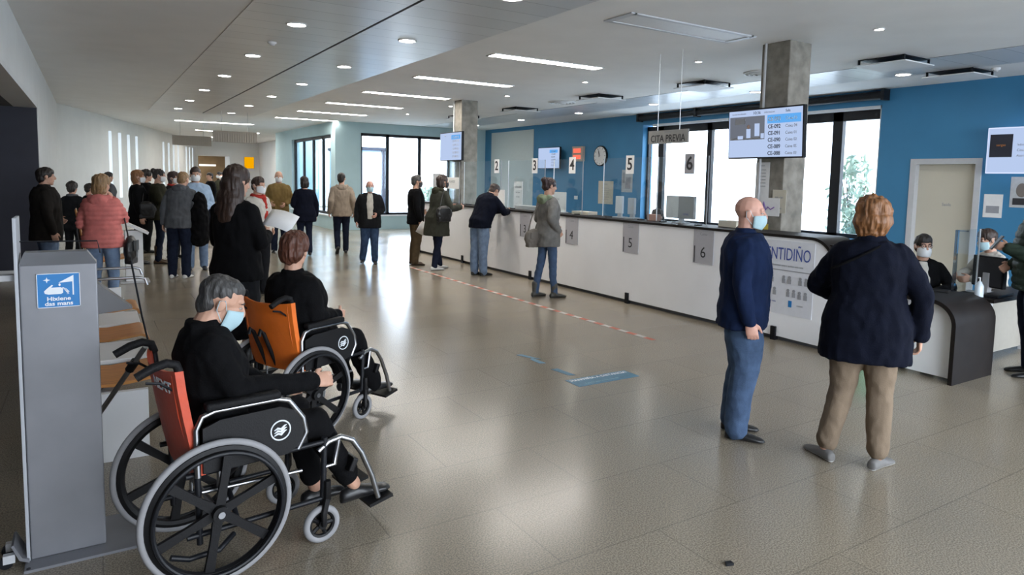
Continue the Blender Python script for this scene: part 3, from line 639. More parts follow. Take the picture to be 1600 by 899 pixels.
MB().ell((-.008, .22, .085), (.002, .022, .026)).build('figure', mat('picture_skin', (.45, .30, .24), .7), t, smooth='all'); MB().bb((-.0085, -.005, -.07), (-.006, .495, -.045)).build('figure', M_inkg, t, smooth=False)
MB().bb((-.007, -.50, .11), (-.003, -.05, .21)).build('highlight', E_hi, t, smooth=False)
for i, n in enumerate(('CE-093', 'CE-092', 'CE-091', 'CE-090', 'CE-089', 'CE-088')):
    z = .158 if i == 0 else .072 - (i - 1) * .078
    text(n, .064, (-.009, -.06, z), FX, M_ink if i else M_signw, t, 'LEFT', sx=.9, bold=.001); text('Caixa 0%d' % ((3, 4, 1, 2, 5, 3)[i]), .048, (-.009, -.30, z), FX, M_inkg if i else M_signw, t, 'LEFT', sx=.9)
text('10:36', .05, (-.009, .10, .245), FX, M_ink, t); text('Sala', .042, (-.009, -.33, .245), FX, M_ink, t); text('Servizo de admisión', .026, (-.009, .36, .245), FX, M_inkg, t); text('Información', .03, (-.009, -.08, .245), FX, M_inkg, t)
t = tv((6.70, 13.38, 2.39), 1.05, .62, 'queue screen on the far column behind the counter')
MB().bb((-.007, -.46, .15), (-.003, -.05, .24)).build('highlight', E_hi, t, smooth=False)
for i in range(6): text(('CE-093', 'CE-092', 'CE-091', 'CE-090', 'CE-089', 'CE-088')[i] + ' 0%d' % ((3, 4, 1, 2, 5, 3)[i]), .07, (-.008, -.25, .19 - i * .082), FX, M_inkg, t)
text('Sala', .05, (-.008, .25, .24), FX, M_inkg, t)
t = tv((XB - .20, 16.75, 2.36), 1.12, .64, 'queue screen on the blue wall beside the red number display')
MB().bb((-.007, -.46, .15), (-.003, -.05, .24)).build('highlight', E_hi, t, smooth=False)
for i in range(6): text('CE-09%d' % (3 - i if i < 4 else 0), .07, (-.008, -.25, .19 - i * .082), FX, M_inkg, t)
t = tv((XB - .20, 4.42, 2.28), 1.28, .69, 'bright screen on the blue wall at the edge of the view')
t.children[1].data.materials[0] = E_scr2
MB().bb((-.007, .30, -.10), (-.003, .60, .24)).build('panel', M_navy, t, smooth=False); MB().bb((-.007, -.62, .15), (-.003, .28, .24)).build('highlight', E_scr, t, smooth=False)
for i in range(3): text(('Información', 'Citas e consultas', 'Atención')[i], .05, (-.008, .24, .08 - i * .08), FX, M_inkg, t, 'LEFT')
text('sergas', .05, (-.008, .45, .08), FX, mat('ink_orange', (.7, .25, .05)), t)

# ================================================================== THINGS ON THE BLUE WALL
t = thing('wall_clock', 'round white wall clock with dark rim on the blue wall', 'clock', (XB, 14.53, 2.385)); t.scale = (1, 1, 1)
MB().cyl((0, 0, 0), (-.05, 0, 0), .275, n=40).build('rim', M_blackp, t); MB().disc((-.052, 0, 0), (-1, 0, 0), .25, .004, 40).build('dial', M_paper, t)
h = MB(); [h.box((-.058, .215 * math.sin(2 * PI * k / 12), .215 * math.cos(2 * PI * k / 12)), (.003, .012, .04), (2 * PI * k / -12, 0, 0)) for k in range(12)]; h.build('hour_mark', M_ink, t, smooth=False)
MB().tube([(-.06, 0, 0), (-.06, .05, .14)], .007).build('hour_hand', M_ink, t); MB().tube([(-.062, 0, 0), (-.062, .03, -.03), (-.062, .06, .20)], .005).build('minute_hand', M_ink, t)
t = thing('number_display', 'small box with two glowing red digits on the blue wall', 'display', (XB, 15.5, 2.46)); MB().bb((-.09, -.25, -.21), (0, .25, .21)).build('case', mat('case_beige', (.45, .36, .30), .5), t, smooth=False, bevel=.01)
for z in (.09, -.09): MB().bb((-.095, -.16, z - .06), (-.088, .18, z + .06)).build('digits', E_red, t, smooth=False)
def sheet(loc, w, h, label, m, lines=(), facing=FX, name='notice', cat='paper', group=None, roll=0.):
    t = thing(name, label, cat, loc, group=group)
    if facing is FX: MB().bb((-.004, -w / 2, -h / 2), (0, w / 2, h / 2)).build('sheet', m, t, smooth=False)
    else: MB().bb((-w / 2, -.004, -h / 2), (w / 2, 0, h / 2)).build('sheet', m, t, smooth=False)
    for s_, sz, z, mm in lines: text(s_, sz, (-.006, 0, z) if facing is FX else (0, -.006, z), facing, mm, t)
    if roll: t.rotation_euler = (R(roll), 0, 0)
    return t
t = sheet((XB, 14.30, 1.40), .62, .62, 'cream paper notice on the blue wall below the clock', M_paper2, [('AVISO', .06, .22, M_inkg)] + [('nnnn nnn nnnnn nnn', .035, .12 - i * .06, M_inkg) for i in range(6)])
t = sheet((XB, 13.45, 1.72), .42, .58, 'dark grey poster on the blue wall right of the notice', M_paper3, []); MB().bb((-.008, -.14, -.2), (-.004, .05, .1)).bb((-.008, .08, -.05), (-.004, .17, .22)).build('print', M_inkg, t, smooth=False)
t = sheet((XB, 5.0, 1.44), .26, .36, 'small white paper with a dark picture taped by the door', M_paper); MB().bb((-.008, -.09, -.11), (-.004, .09, .0)).build('print', M_inkg, t, smooth=False)
t = sheet((XB, 4.63, 1.66), .30, .46, 'grey poster with a portrait below the bright screen', M_paper3); MB().ell((-.006, 0, .03), (.003, .075, .105), 20).build('portrait', mat('print_skin', (.20, .17, .15), .7), t, smooth='all'); MB().bb((-.008, -.11, -.19), (-.004, .11, -.09)).build('print', M_ink, t, smooth=False)
t = thing('wall_box', 'white light switch box on the blue wall behind the counter', 'switch', (XB, 15.6, 1.22)); MB().bb((-.03, -.07, -.05), (0, .07, .05)).build('plate', M_white, t, smooth=False, bevel=.006); MB().bb((-.036, -.03, -.03), (-.028, .03, .03)).build('rocker', M_white, t, smooth=False)
t = thing('wall_speaker', 'small grey box high on the blue wall at the edge of the view', 'speaker', (XB, 4.32, 3.0)); MB().bb((-.12, -.12, -.16), (0, .12, .16)).build('case', M_greyl, t, smooth=False, bevel=.01); MB().bb((-.125, -.09, -.12), (-.118, .09, .12)).build('grille', M_black, t, smooth=False)

# ================================================================== THE COUNTER
XC = 6.36
k = thing('reception_counter', 'long white reception counter with a dark top, rounded end and low desk', 'counter')
def arc(cy, cz, r, a0, a1, n=10): return [(cy + r * math.cos(R(a0 + (a1 - a0) * i / n)), cz + r * math.sin(R(a0 + (a1 - a0) * i / n))) for i in range(n + 1)]
prof = [(14.62, .05), (14.62, 1.135)] + arc(4.32, .885, .25, 90, 180) + [(4.07, .72)] + arc(3.06, .51, .18, 90, 180) + [(2.88, .03), (4.0, .04), (5.0, .05)]
MB().prism([(XC, a, b) for a, b in prof], (.03, 0, 0)).build('front_panel', M_counter, k, smooth=False)
def band(name, path, x0, x1, th, m=M_dark):
    mb = MB(); rings = []
    for i, (a, b) in enumerate(path):
        p, q = path[max(i - 1, 0)], path[min(i + 1, len(path) - 1)]; t_ = V((0, q[0] - p[0], q[1] - p[1])).normalized(); nn = V((0, -t_.z, t_.y))
        o1 = V((0, a, b)); o2 = o1 - nn * th * (1 if nn.z >= 0 or True else -1)
        rings.append([V((x0, 0, 0)) + o1, V((x1, 0, 0)) + o1, V((x1, 0, 0)) + o2, V((x0, 0, 0)) + o2])
    return mb.loft(rings).build(name, m, k, smooth=30)
band('counter_top', [(14.62, 1.135), (4.32, 1.135)] + arc(4.32, .885, .25, 90, 180)[1:] + [(4.07, .72)], XC - .02, XC + .49, .03)
band('end_panel', [(14.62, 0), (14.62, 1.165)], XC - .02, XC + .49, .04)
band('desk_top', [(4.07, .69), (3.06, .69)] + arc(3.06, .51, .18, 90, 180)[1:] + [(2.88, 0)], XC - .10, XC + .62, .035)
MB().bb((XC + .05, 4.2, 0), (XC + .45, 14.6, .10)).build('plinth', M_soff, k, smooth=False)
MB().bb((XC + .03, 4.1, .10), (XC + .10, 14.6, 1.10)).build('back_panel', M_dark, k, smooth=False)
MB().bb((XC + .63, 5.68, .70), (XC + 1.35, 13.15, .73)).build('work_top', M_greyl, k, smooth=False)
for yy in (4.72, 7.13, 9.6, 12.1, 14.2): MB().bb((XC - .025, yy - .03, 0), (XC + .03, yy + .03, .15)).build('leg', M_black, k, smooth=False)
for i, yy in ((2, 11.15), (3, 9.8), (4, 8.46), (5, 7.1), (6, 5.78)):
    t = thing('number_plate', 'grey metal plate with the number %d on the counter front' % i, 'sign', (XC, yy, .95), group='number plates on the counter front')
    MB().bb((-.008, -.16, -.235), (0, .16, .215)).build('plate', M_plate, t, smooth=False); MB().bb((-.012, .13, -.225), (-.007, .142, -.02)).build('edge_strip', M_ink, t, smooth=False)
    text(str(i), .19, (-.0095, 0, -.10), FX, M_ink, t); text('Caixa', .05, (-.0095, 0, .13), FX, M_inkg, t)
    u = thing('number_card', '%s card with the number %d fixed on the clear screen' % ('grey' if i == 6 else 'white', i), 'sign', (XC + .205, (11.15, 9.85, 8.77, 7.40, 6.26)[i - 2], 1.945), group='number cards on the clear screens')
    MB().bb((-.004, -.085, -.13), (0, .085, .13)).build('card', M_plate if i == 6 else M_paper, u, smooth=False); text(str(i), .24, (-.006, 0, 0), FX, M_ink, u, bold=.004)
for y0, y1, lb in ((12.7, 14.2, 'at the far column'), (11.0, 12.5, 'behind number card 2'), (9.55, 10.75, 'behind number card 3'), (8.5, 9.3, 'behind number card 4'), (7.0, 8.0, 'behind number card 5'), (5.95, 6.85, 'behind number card 6')):
    t = thing('clear_screen', 'clear acrylic screen standing on the counter ' + lb, 'screen', (XC + .22, (y0 + y1) / 2, 1.165), group='clear screens on the counter'); w = (y1 - y0) / 2
    MB().bb((-.004, -w, .01), (.004, w, .88)).build('sheet', M_glass, t, smooth=False)
    for q in (-w + .006, w - .006): MB().bb((-.005, q - .005, .01), (.005, q + .005, .88)).build('edge', M_signw if q > 0 else M_inkg, t, smooth=False)
    for q in (-w * .7, w * .7): MB().bb((-.05, q - .02, 0), (.05, q + .02, .012)).build('foot', M_black, t, smooth=False)
# small stuff on the counter top
ZT = 1.165
def onbox(name, label, cat, x, y, d, m, rz=0, bevel=.004, z=ZT):
    o = MB().bb((-d[0] / 2, -d[1] / 2, 0), (d[0] / 2, d[1] / 2, d[2])).build(name, m, None, (x, y, z), smooth=False, bevel=bevel); o.rotation_euler = (0, 0, R(rz)); return tag(o, label, cat)
def monitor(label, x, y, w, h, m, rz, z=ZT):
    t = thing('monitor', label, 'monitor', (x, y, z), R(rz))
    MB().bb((-.02, -w / 2, .06), (.03, w / 2, .06 + h)).build('case', m, t, smooth=False, bevel=.008); MB().bb((.0, -.03, 0), (.05, .03, .2)).build('stand', M_greyl, t, smooth=False)
    MB().bb((-.07, -.09, 0), (.1, .09, .012)).build('foot', M_greyl, t, smooth=False); MB().bb((.03, -w / 2 + .015, .075), (.033, w / 2 - .015, .045 + h)).build('display', M_ink, t, smooth=False)
    return t
t = monitor('pale grey monitor back standing on the counter behind card 6', 6.70, 6.52, .50, .30, mat('monitor_grey', (.36, .36, .36), .5), 0)
MB().bb((-.024, .02, .07), (-.021, .245, .35)).build('paper_notice', M_paper, t, smooth=False); text('CITAS', .035, (-.026, -.12, .12), FX, M_inkb, t)
t = monitor('white monitor edge standing on the counter left of the hidden clerk', 6.72, 7.78, .12, .26, M_white, 18)
t = monitor('second white monitor beside the first one near card 5', 6.73, 7.52, .12, .24, M_greyl, 10)
onbox('paper_box', 'small beige box on the counter below card 6', 'box', 6.7, 7.02, (.1, .18, .09), mat('box_pink', (.5, .30, .24), .7))
onbox('tissue_box', 'flat cream box on the counter right of the grey monitor', 'box', 6.75, 5.72, (.12, .28, .08), M_paper2)
onbox('paper_stack', 'low stack of papers on the counter near plate 4', 'papers', 6.72, 8.62, (.22, .36, .05), M_paper2, 8)
onbox('keyboard', 'grey keyboard tray on the counter between plates 3 and 4', 'keyboard', 6.72, 10.2, (.2, .75, .07), M_greyl)
def stand_sheet(label, x, y, w, h, rz=0, m=None, lines=()):
    t = thing('sign_holder', label, 'sign', (x, y, ZT), R(rz)); MB().bb((-.004, -w / 2, .01), (.004, w / 2, h)).build('sheet', m or M_paper, t, smooth=False); MB().bb((-.05, -w / 2, 0), (.05, w / 2, .01)).build('foot', M_greyl, t, smooth=False)
    for s_, sz, z in lines: text(s_, sz, (-.006, 0, z), FX, M_inkg, t)
stand_sheet('white upright paper stand on the counter beside the leaning man', 6.52, 10.9, .26, .34)
stand_sheet('white notice in a holder on the counter near card 3', 6.74, 10.65, .30, .50, 0, None, [('ATENCIÓN', .045, .40), ('nnn nnnn', .04, .3), ('nn nnn', .04, .22)])
stand_sheet('white box shaped notice behind the woman with the bun', 6.74, 9.4, .50, .34, 0, None, [('CITAS', .05, .22)])
t = stand_sheet('teal leaflet fanned open on the counter near plate 2', 6.7, 11.6, .16, .32, 25, mat('leaflet_teal', (.16, .38, .40), .6))
sheet((XC + .20, 13.0, 1.60), .62, .24, 'white notice taped on the clear screen by the far column', M_paper, [('AGARDE', .07, .03, M_inkg)])
sheet((XC + .20, 13.75, 1.5), .40, .60, 'tall pale notice taped on the far clear screen', M_paper3, [])
# papers on the near column
sheet((7.02, 5.49, 1.73), .20, .48, 'tall white notice taped high on the near concrete column', M_paper, [('nnnn', .03, .2, M_inkg)] + [('nnn nnnnn', .024, .15 - .04 * i, M_inkg) for i in range(6)])
t = sheet((7.012, 5.36, 1.43), .28, .22, 'white note with a blue scribble on the near concrete column', M_paper); MB().tube([(-.008, .09, -.06), (-.008, .08, .06), (-.008, .05, -.04), (-.008, .02, .0), (-.008, -.02, -.03), (-.008, -.07, .0)], .006).build('scribble', mat('ink_violet', (.25, .12, .42)), t)
sheet((7.02, 5.235, 1.50), .19, .28, 'beige card taped on the right edge of the near concrete column', M_paper2, [('nn nn', .05, .05, M_inkg), ('nnnn', .04, -.08, M_inkg)])
t = sheet((7.02, 5.43, 1.15), .12, .14, 'small yellow sticker low on the near concrete column', mat('sticker_yellow', (.65, .5, .08), .7))
# poster on the counter front
t = thing('poster', 'white SENTIDIÑO poster with blue lettering taped on the counter front', 'poster', (XC, 4.615, .70))
MB().bb((-.006, -.34, -.40), (0, .36, .40)).build('sheet', mat('poster_white', (.74, .76, .82), .45), t, smooth=False)
text('SENTIDIÑO', .19, (-.008, 0, .25), FX, M_inkb, t, sx=.61); MB().bb((-.009, -.31, .075), (-.006, .31, .085)).build('rule', M_inkg, t, smooth=False)
text('coidémonos entre todos nnn nnn', .032, (-.008, 0, .13), FX, M_inkg, t)
for q, z in ((.2, -.02), (-.02, -.02), (-.22, -.02), (.16, -.16), (-.08, -.16), (-.22, -.17)):
    for dq in (.03, -.04): f = MB(); f.disc((-.008, q + dq, z + .028), (-1, 0, 0), .018, .003, 12); f.bb((-.011, q + dq - .02, z - .04), (-.007, q + dq + .02, z + .012)); f.build('figure', M_inkg, t, smooth=False)
MB().bb((-.009, -.10, -.31), (-.006, -.06, -.24)).build('emblem', M_signb, t, smooth=False); text('nnnnnn nnn', .03, (-.008, .17, -.27), FX, M_inkb, t); text('nnnnn', .03, (-.008, -.2, -.28), FX, M_inkg, t)

# ================================================================== RECEPTION DESK CORNER
t = thing('clear_screen', 'clear acrylic screen standing on the low desk beside the gel bottle', 'screen', (7.15, 3.2, .69)); 
MB().bb((-.22, -.004, .01), (.22, .004, .62)).build('sheet', M_glass, t, smooth=False); MB().bb((-.235, -.012, .01), (-.205, .012, .62)).build('edge', glassmat('acrylic_edge', (.75, .85, .95), .4), t, smooth=False); MB().bb((.215, -.006, .01), (.225, .006, .62)).build('edge', M_signw, t, smooth=False)
MB().bb((-.22, -.06, 0), (-.16, .06, .012)).build('foot', M_greyl, t, smooth=False); MB().bb((.16, -.06, 0), (.22, .06, .012)).build('foot', M_greyl, t, smooth=False)
d2 = thing('office_desk', 'low grey reception desk surface behind the dark end panel', 'desk', (7.0, 3.5, 0))
MB().bb((0, -.62, .655), (1.5, -.28, .688)).build('desk_top', M_dark, d2, smooth=False); MB().bb((1.40, -.6, 0), (1.44, -.3, .655)).build('side_panel', M_greyl, d2, smooth=False); MB().bb((.0, -.34, .05), (1.40, -.31, .655)).build('modesty_panel', mat('panel_beige', (.33, .31, .27), .6), d2, smooth=False); MB().bb((0.0, -.6, 0), (.03, -.3, .655)).build('side_panel', M_greyl, d2, smooth=False)
t = thing('gel_bottle', 'clear pump bottle of hand gel on the low desk', 'bottle', (6.98, 3.0, .69)); M_gel = mat('gel_bottle_plastic', (.62, .70, .76), .2)
MB().tube([(0, 0, 0), (0, 0, .01), (0, 0, .11), (0, 0, .14), (0, 0, .155)], [.034, .036, .036, .02, .014], 16).build('bottle', M_gel, t, smooth='all'); MB().tube([(0, 0, .15), (0, 0, .19), (-.03, 0, .192)], .006).build('pump', M_white, t)
t = monitor('black monitor seen from behind on the low desk', 7.40, 3.10, .34, .30, M_blackp, 160, .69)
MB().tube([(.03, .0, .0)], .01) if False else None
onbox('telephone', 'black desk telephone on the low desk by the receptionist', 'telephone', 6.80, 3.25, (.18, .16, .05), M_blackp, 20, .01, .69)
onbox('keyboard', 'black keyboard on the low desk in front of the screen', 'keyboard', 7.30, 2.98, (.40, .14, .02), M_blackp, 5, .004, .69)
t = thing('waste_basket', 'green waste basket standing at the foot of the counter', 'bin', (6.2, 3.62, 0)); MB().tube([(0, 0, 0), (0, 0, .28)], [.07, .095], 20).build('bin', mat('plastic_green', (.03, .45, .22), .4), t); MB().torus((0, 0, .28), (0, 0, 1), .095, .008).build('rim', mat('plastic_green', (.03, .45, .22), .4), t)

# ================================================================== FLOOR MARKS
t = thing('floor_tape', 'red and white dashed tape line along the floor before the counter', 'tape', (5.13, 0, 0))
n = 46; y0, y1 = 5.3, 11.95; a = MB(); st = (y1 - y0) / n
vs = []
for i in range(n + 1): vs += [(-.033, y0 + i * st, .002), (.033, y0 + i * st, .002)]
for i in range(n):
    a.mi = i % 2; a._add(vs[2 * i:2 * i + 4], [(0, 1, 3, 2)])
a.build('strip', [mat('tape_red', (.50, .13, .08), .5), mat('tape_white', (.66, .62, .58), .5)], t, smooth=False)
M_fb = mat('floor_sticker_blue', (.06, .19, .29), .45, var=.15)
t = thing('floor_sticker', 'blue rectangular floor sticker with white writing', 'sticker', (3.72, 4.45, 0)); MB().bb((-.33, -.10, .0005), (.33, .10, .0025)).build('sheet', M_fb, t, smooth=False)
text('MANTEÑA A DISTANCIA', .055, (0, .055, .003), Matrix.Identity(3), M_signw, t, bold=.001); text('Agarde aquí a súa quenda', .035, (-.05, -.05, .003), Matrix.Identity(3), mat('sticker_pale', (.25, .42, .5)), t)
t = thing('floor_arrow', 'broken blue arrow sticker on the floor pointing at the counter', 'sticker', (3.5, 5.2, 0))
MB().prism([(-.03, .26, .0005), (.03, .25, .0005), (.10, .02, .0005), (.02, .12, .0005)], (0, 0, .002)).build('arrow_head', M_fb, t, smooth=False); MB().prism([(.0, .06, .0005), (.05, .10, .0005), (.06, -.12, .0005), (.0, -.10, .0005)], (0, 0, .002)).build('arrow_shaft', M_fb, t, smooth=False)
o = MB().prism([(-.04, .13, .0005), (.03, .12, .0005), (.05, -.12, .0005), (-.01, -.10, .0005)], (0, 0, .002)).build('floor_sticker', M_fb, None, (3.52, 4.76, 0), smooth=False); tag(o, 'small blue sticker piece between the arrow and the written sticker', 'sticker')
o = MB().prism([(-.02, 0, 0), (.015, -.012, 0), (.02, .01, 0), (-.01, .018, 0)], (0, 0, .012)).build('litter', M_black, None, (2.38, 1.93, .0), smooth=False); tag(o, 'tiny dark scrap of litter on the empty floor', 'litter')

# ================================================================== HAND GEL DISPENSER
t = thing('hand_gel_dispenser', 'tall grey hand hygiene dispenser column with a blue sign', 'dispenser', (-.12, 3.55, 0))
MB().bb((-.145, -.08, .012), (.135, .09, 1.30)).build('body', M_greym, t, smooth=False, bevel=.006)
MB().prism([(-.145, -.08, 1.30), (.135, -.08, 1.30), (.10, .0, 1.345), (-.13, .0, 1.345)], (0, .09, 0)).build('cap', M_greym, t, smooth=False)
MB().bb((-.160, -.085, .012), (-.147, .095, 1.50)).build('side_plate', mat('side_plate_pale', (.46, .48, .52), .4), t, smooth=False, bevel=.002)
MB().bb((-.23, -.03, 1.23), (-.16, .03, 1.255)).build('nozzle', M_greyl, t, smooth=False)
MB().bb((-.165, -.17, 0), (.32, .20, .012)).build('base_plate', M_greym, t, smooth=False)
for q in ((-.15, -.155), (.30, -.155), (.30, .18), (-.15, .18)): MB().disc((q[0], q[1], .012), (0, 0, 1), .008, .003, 12).build('bolt', M_ink, t)
MB().prism([(-.150, -.10, .012), (-.185, -.10, .03), (-.212, -.10, .10), (-.203, -.10, .104), (-.175, -.10, .04), (-.150, -.10, .025)], (0, .14, 0)).build('handle', M_greym, t, smooth=False)
for q in (-.085, .03):
    w = MB().cyl((-.232, q - .010, .028), (-.232, q + .010, .028), .026, n=20).build('castor', M_black, t); MB().bb((-.242, q - .014, .026), (-.200, q + .014, .062)).build('castor_fork', M_greyl, w, smooth=False)
MB().prism([(.135, -.02, 1.20), (.135, -.02, 1.06), (.27, -.02, 1.075)], (0, .10, 0)).build('drip_tray', mat('tray_grey', (.10, .10, .105), .5), t, smooth=False)
MB().tube([(-.15, .05, 1.30), (-.15, .05, 1.39), (.14, .05, 1.385), (.15, .05, 1.33)], .0035, 6).build('wire_frame', M_black, t)
s_ = MB().bb((-.085, -.085, 1.115), (.07, -.081, 1.262)).build('sign_panel', [M_signb], t, smooth=False); YS = -.0865
f = MB()
for a_, b_ in (((-.085, 1.115), (.07, 1.1175)), ((-.085, 1.2595), (.07, 1.262)), ((-.085, 1.115), (-.0825, 1.262)), ((.0675, 1.115), (.07, 1.262))): f.bb((a_[0], YS - .0005, a_[1]), (b_[0], YS + .001, b_[1]))
f.build('sign_border', M_signw, t, smooth=False)
MB().prism([(-.060, YS, 1.186), (-.050, YS, 1.197), (-.032, YS, 1.213), (-.027, YS, 1.210), (-.034, YS, 1.201), (.0, YS, 1.201), (.008, YS, 1.196), (.008, YS, 1.177), (.0, YS, 1.172), (-.044, YS, 1.172), (-.057, YS, 1.176)], (0, .001, 0)).build('hand_symbol', M_signw, t, smooth=False)
f = MB(); [f.tube([(.006 + .004 * i, YS, 1.200 - .006 * i), (.020 + .003 * i, YS, 1.193 - .007 * i), (.030 - .003 * i, YS, 1.180 - .003 * i)], .0014, 6) for i in range(4)]; f.build('finger_symbol', M_signw, t)
MB().prism([(-.008, YS, 1.221), (.047, YS, 1.252), (.047, YS, 1.166), (.042, YS, 1.166), (.042, YS, 1.224)], (0, .001, 0)).build('tap_symbol', M_signw, t, smooth=False)
f = MB(); f.prism([(-.049, YS, 1.247), (-.046, YS, 1.237), (-.036, YS, 1.234), (-.046, YS, 1.231), (-.049, YS, 1.221), (-.052, YS, 1.231), (-.062, YS, 1.234), (-.052, YS, 1.237)], (0, .001, 0)); f.ell((-.004, YS, 1.212), (.004, .001, .006)); f.build('sparkle_symbol', M_signw, t, smooth=False)
text('Hixiene', .024, (-.008, YS, 1.152), FY, M_signw, t, bold=.0006, sx=1.15); text('das mans', .024, (-.008, YS, 1.131), FY, M_signw, t, bold=.0006, sx=1.15)

# ================================================================== WAITING BENCH
def seat(y, label, back=True):
    t = thing('waiting_seat', label, 'seat', (-.07, y, 0), group='wooden waiting seats')
    pr = [(-.05, .46), (.02, .435), (.15, .425), (.30, .44), (.38, .45), (.42, .435), (.435, .39), (.42, .385), (.405, .42), (.37, .433), (.30, .423), (.15, .407), (.02, .417), (-.05, .44)]
    MB().prism([(a, -.24, b) for a, b in pr], (0, .48, 0)).build('seat', M_wood, t, smooth=30)
    MB().prism([(-.05, -.24, .52), (-.14, -.24, .92), (-.155, -.24, .918), (-.065, -.24, .515)], (0, .48, 0)).build('backrest', M_wood, t, smooth=30)
    for q in (-.15, .15): MB().tube([(.10, q, .40), (.08, q, .37), (-.07, q, .37), (-.10, q, .5), (-.135, q, .72)], .012).build('support', M_chrome, t)
    return t
bench = thing('bench_frame', 'white beam bench frame with end panel carrying the wooden seats', 'bench', (-.07, 0, 0))
MB().bb((.05, 4.56, .31), (.15, 8.7, .37)).build('beam', M_white, bench, smooth=False)
for yy in (4.52, 7.9, 8.68): MB().bb((-.02, yy - .02, 0), (.33, yy + .02, .41)).build('end_panel', M_white, bench, smooth=False)
for yy, lb in ((4.88, 'wooden waiting seat closest to the grey dispenser'), (6.15, 'wooden waiting seat in the middle of the row past the dispenser'), (7.35, 'wooden waiting seat by the legs of the woman in coral'), (10.35, 'wooden waiting seat with a tall tilted backrest beside the woman in coral')):
    s_ = seat(yy, lb)
    if yy > 9:
        s_.location.x = -.02; s_.scale = (1, 1, 1.32)
        for q in (-.15, .15): MB().tube([(.1, q, .42), (.1, q, 0)], .015).build('leg', M_chrome, s_)
for yy, lb in ((5.52, 'low white table between the nearest and the middle wooden seat'), (6.75, 'low white table between the middle and the third wooden seat')):
    tt = thing('side_table', lb, 'table', (.09, yy, 0)); MB().bb((-.16, -.28, .40), (.24, .28, .43)).build('table_top', M_white, tt, smooth=False, bevel=.004); MB().bb((-.02, -.20, .372), (.06, .20, .40)).build('bracket', M_steel, tt, smooth=False)
for yy, lb in ((7.68, 'bent chrome armrest at the end of the third wooden seat'), (8.5, 'bent chrome armrest farther along the bench')):
    o = MB().tube([(-.05, 0, .36), (-.05, 0, .60), (.0, 0, .65), (.36, 0, .65), (.42, 0, .635), (.44, 0, .57)], .014).build('armrest', M_chrome, None, (0.02, yy, 0)); tag(o, lb, 'armrest')
t = thing('info_kiosk', 'white lectern kiosk with a sloped top behind the woman in coral', 'kiosk', (.55, 12.0, 0)); MB().bb((-.12, -.1, .02), (.12, .1, .80)).build('pedestal', M_white, t, smooth=False); MB().box((.0, 0, .86), (.44, .36, .04), (.0, R(28), 0)).build('top', M_white, t, smooth=False); MB().bb((-.2, -.2, 0), (.2, .2, .02)).build('base', M_greyl, t, smooth=False)

# ================================================================== OUTSIDE
def shrub(label, loc, r, h, seed):
    rnd = random.Random(seed); t = thing('shrub', label, 'shrub', loc); mb = MB()
    for i in range(520):
        a = rnd.random() * 2 * PI; zz = rnd.random(); rr = r * (1 - .75 * (zz - .35) ** 2) * rnd.random() ** .5 * (.75 + .25 * math.sin(3 * a + seed))
        c = V((rr * math.cos(a), rr * math.sin(a), h * (.12 + .88 * zz))); e = Euler((rnd.random() * 6, rnd.random() * 6, rnd.random() * 6)).to_matrix(); l = .13 * rnd.uniform(.6, 1.3)
        mb._add([c + e @ V(q) for q in ((0, -l * .3, 0), (l, 0, .02), (0, l * .3, 0), (-l, 0, .02))], [(0, 1, 2, 3)])
    mb.build('foliage', mat('leaf_green', (.30, .37, .27), .6, var=.4, vscale=6), t, smooth=False)
    f = MB(); [f.tube([(0, 0, 0), (r * .2 * math.cos(k), r * .2 * math.sin(k), h * .4), (r * .5 * math.cos(k), r * .5 * math.sin(k), h * .8)], [.03, .022, .008], 6) for k in (0, 1.6, 3.1, 4.7)]; f.build('stem', mat('bark', (.10, .07, .05), .8), t)
shrub('leafy green shrub outside the right end of the big window', (14.6, 8.95, -.08), .60, 2.45, 1)
shrub('low green bush outside the big window below the shrub', (13.6, 8.05, -.08), .5, 1.25, 2)
shrub('green bush outside the far window near the black frame', (10.35, 23.2, -.08), .5, 1.1, 4)
shrub('pale bush outside the far window behind the old man', (11.6, 24.8, -.08), .6, 1.4, 5)
t = thing('outdoor_block', 'pale blue framed door glazing seen outside the far window', 'building', (9.35, 25.5, -.08)); MB().bb((-.9, 0, 0), (.5, 2.5, 2.8)).build('wall', mat('glazing_blue', (.42, .54, .70), .7), t, smooth=False); MB().bb((-.95, -.1, 2.8), (.58, 2.6, 2.92)).bb((.40, -.08, 0), (.56, .05, 2.8)).build('frame', M_navy, t, smooth=False); MB().bb((-.3, -.03, .5), (.2, .01, 2.3)).build('window', mat('glazing_pane', (.55, .72, .88), .3), t, smooth=False)  # added block standing in for bluish door glazing with a dark frame
t = thing('outdoor_block', 'distant white house with a dark window outside the big window', 'building', (26, 14.2, -.08)); MB().bb((0, -1.2, 0), (3, 3, 4.5)).build('wall', mat('house_white', (.75, .78, .82), .8), t, smooth=False); MB().bb((-.03, -.95, 2.7), (.01, -.45, 3.9)).build('window', mat('house_win', (.25, .38, .50), .4), t, smooth=False); MB().bb((-.1, -1.3, 4.5), (3.1, 3.1, 4.65)).build('roof', M_greyl, t, smooth=False)
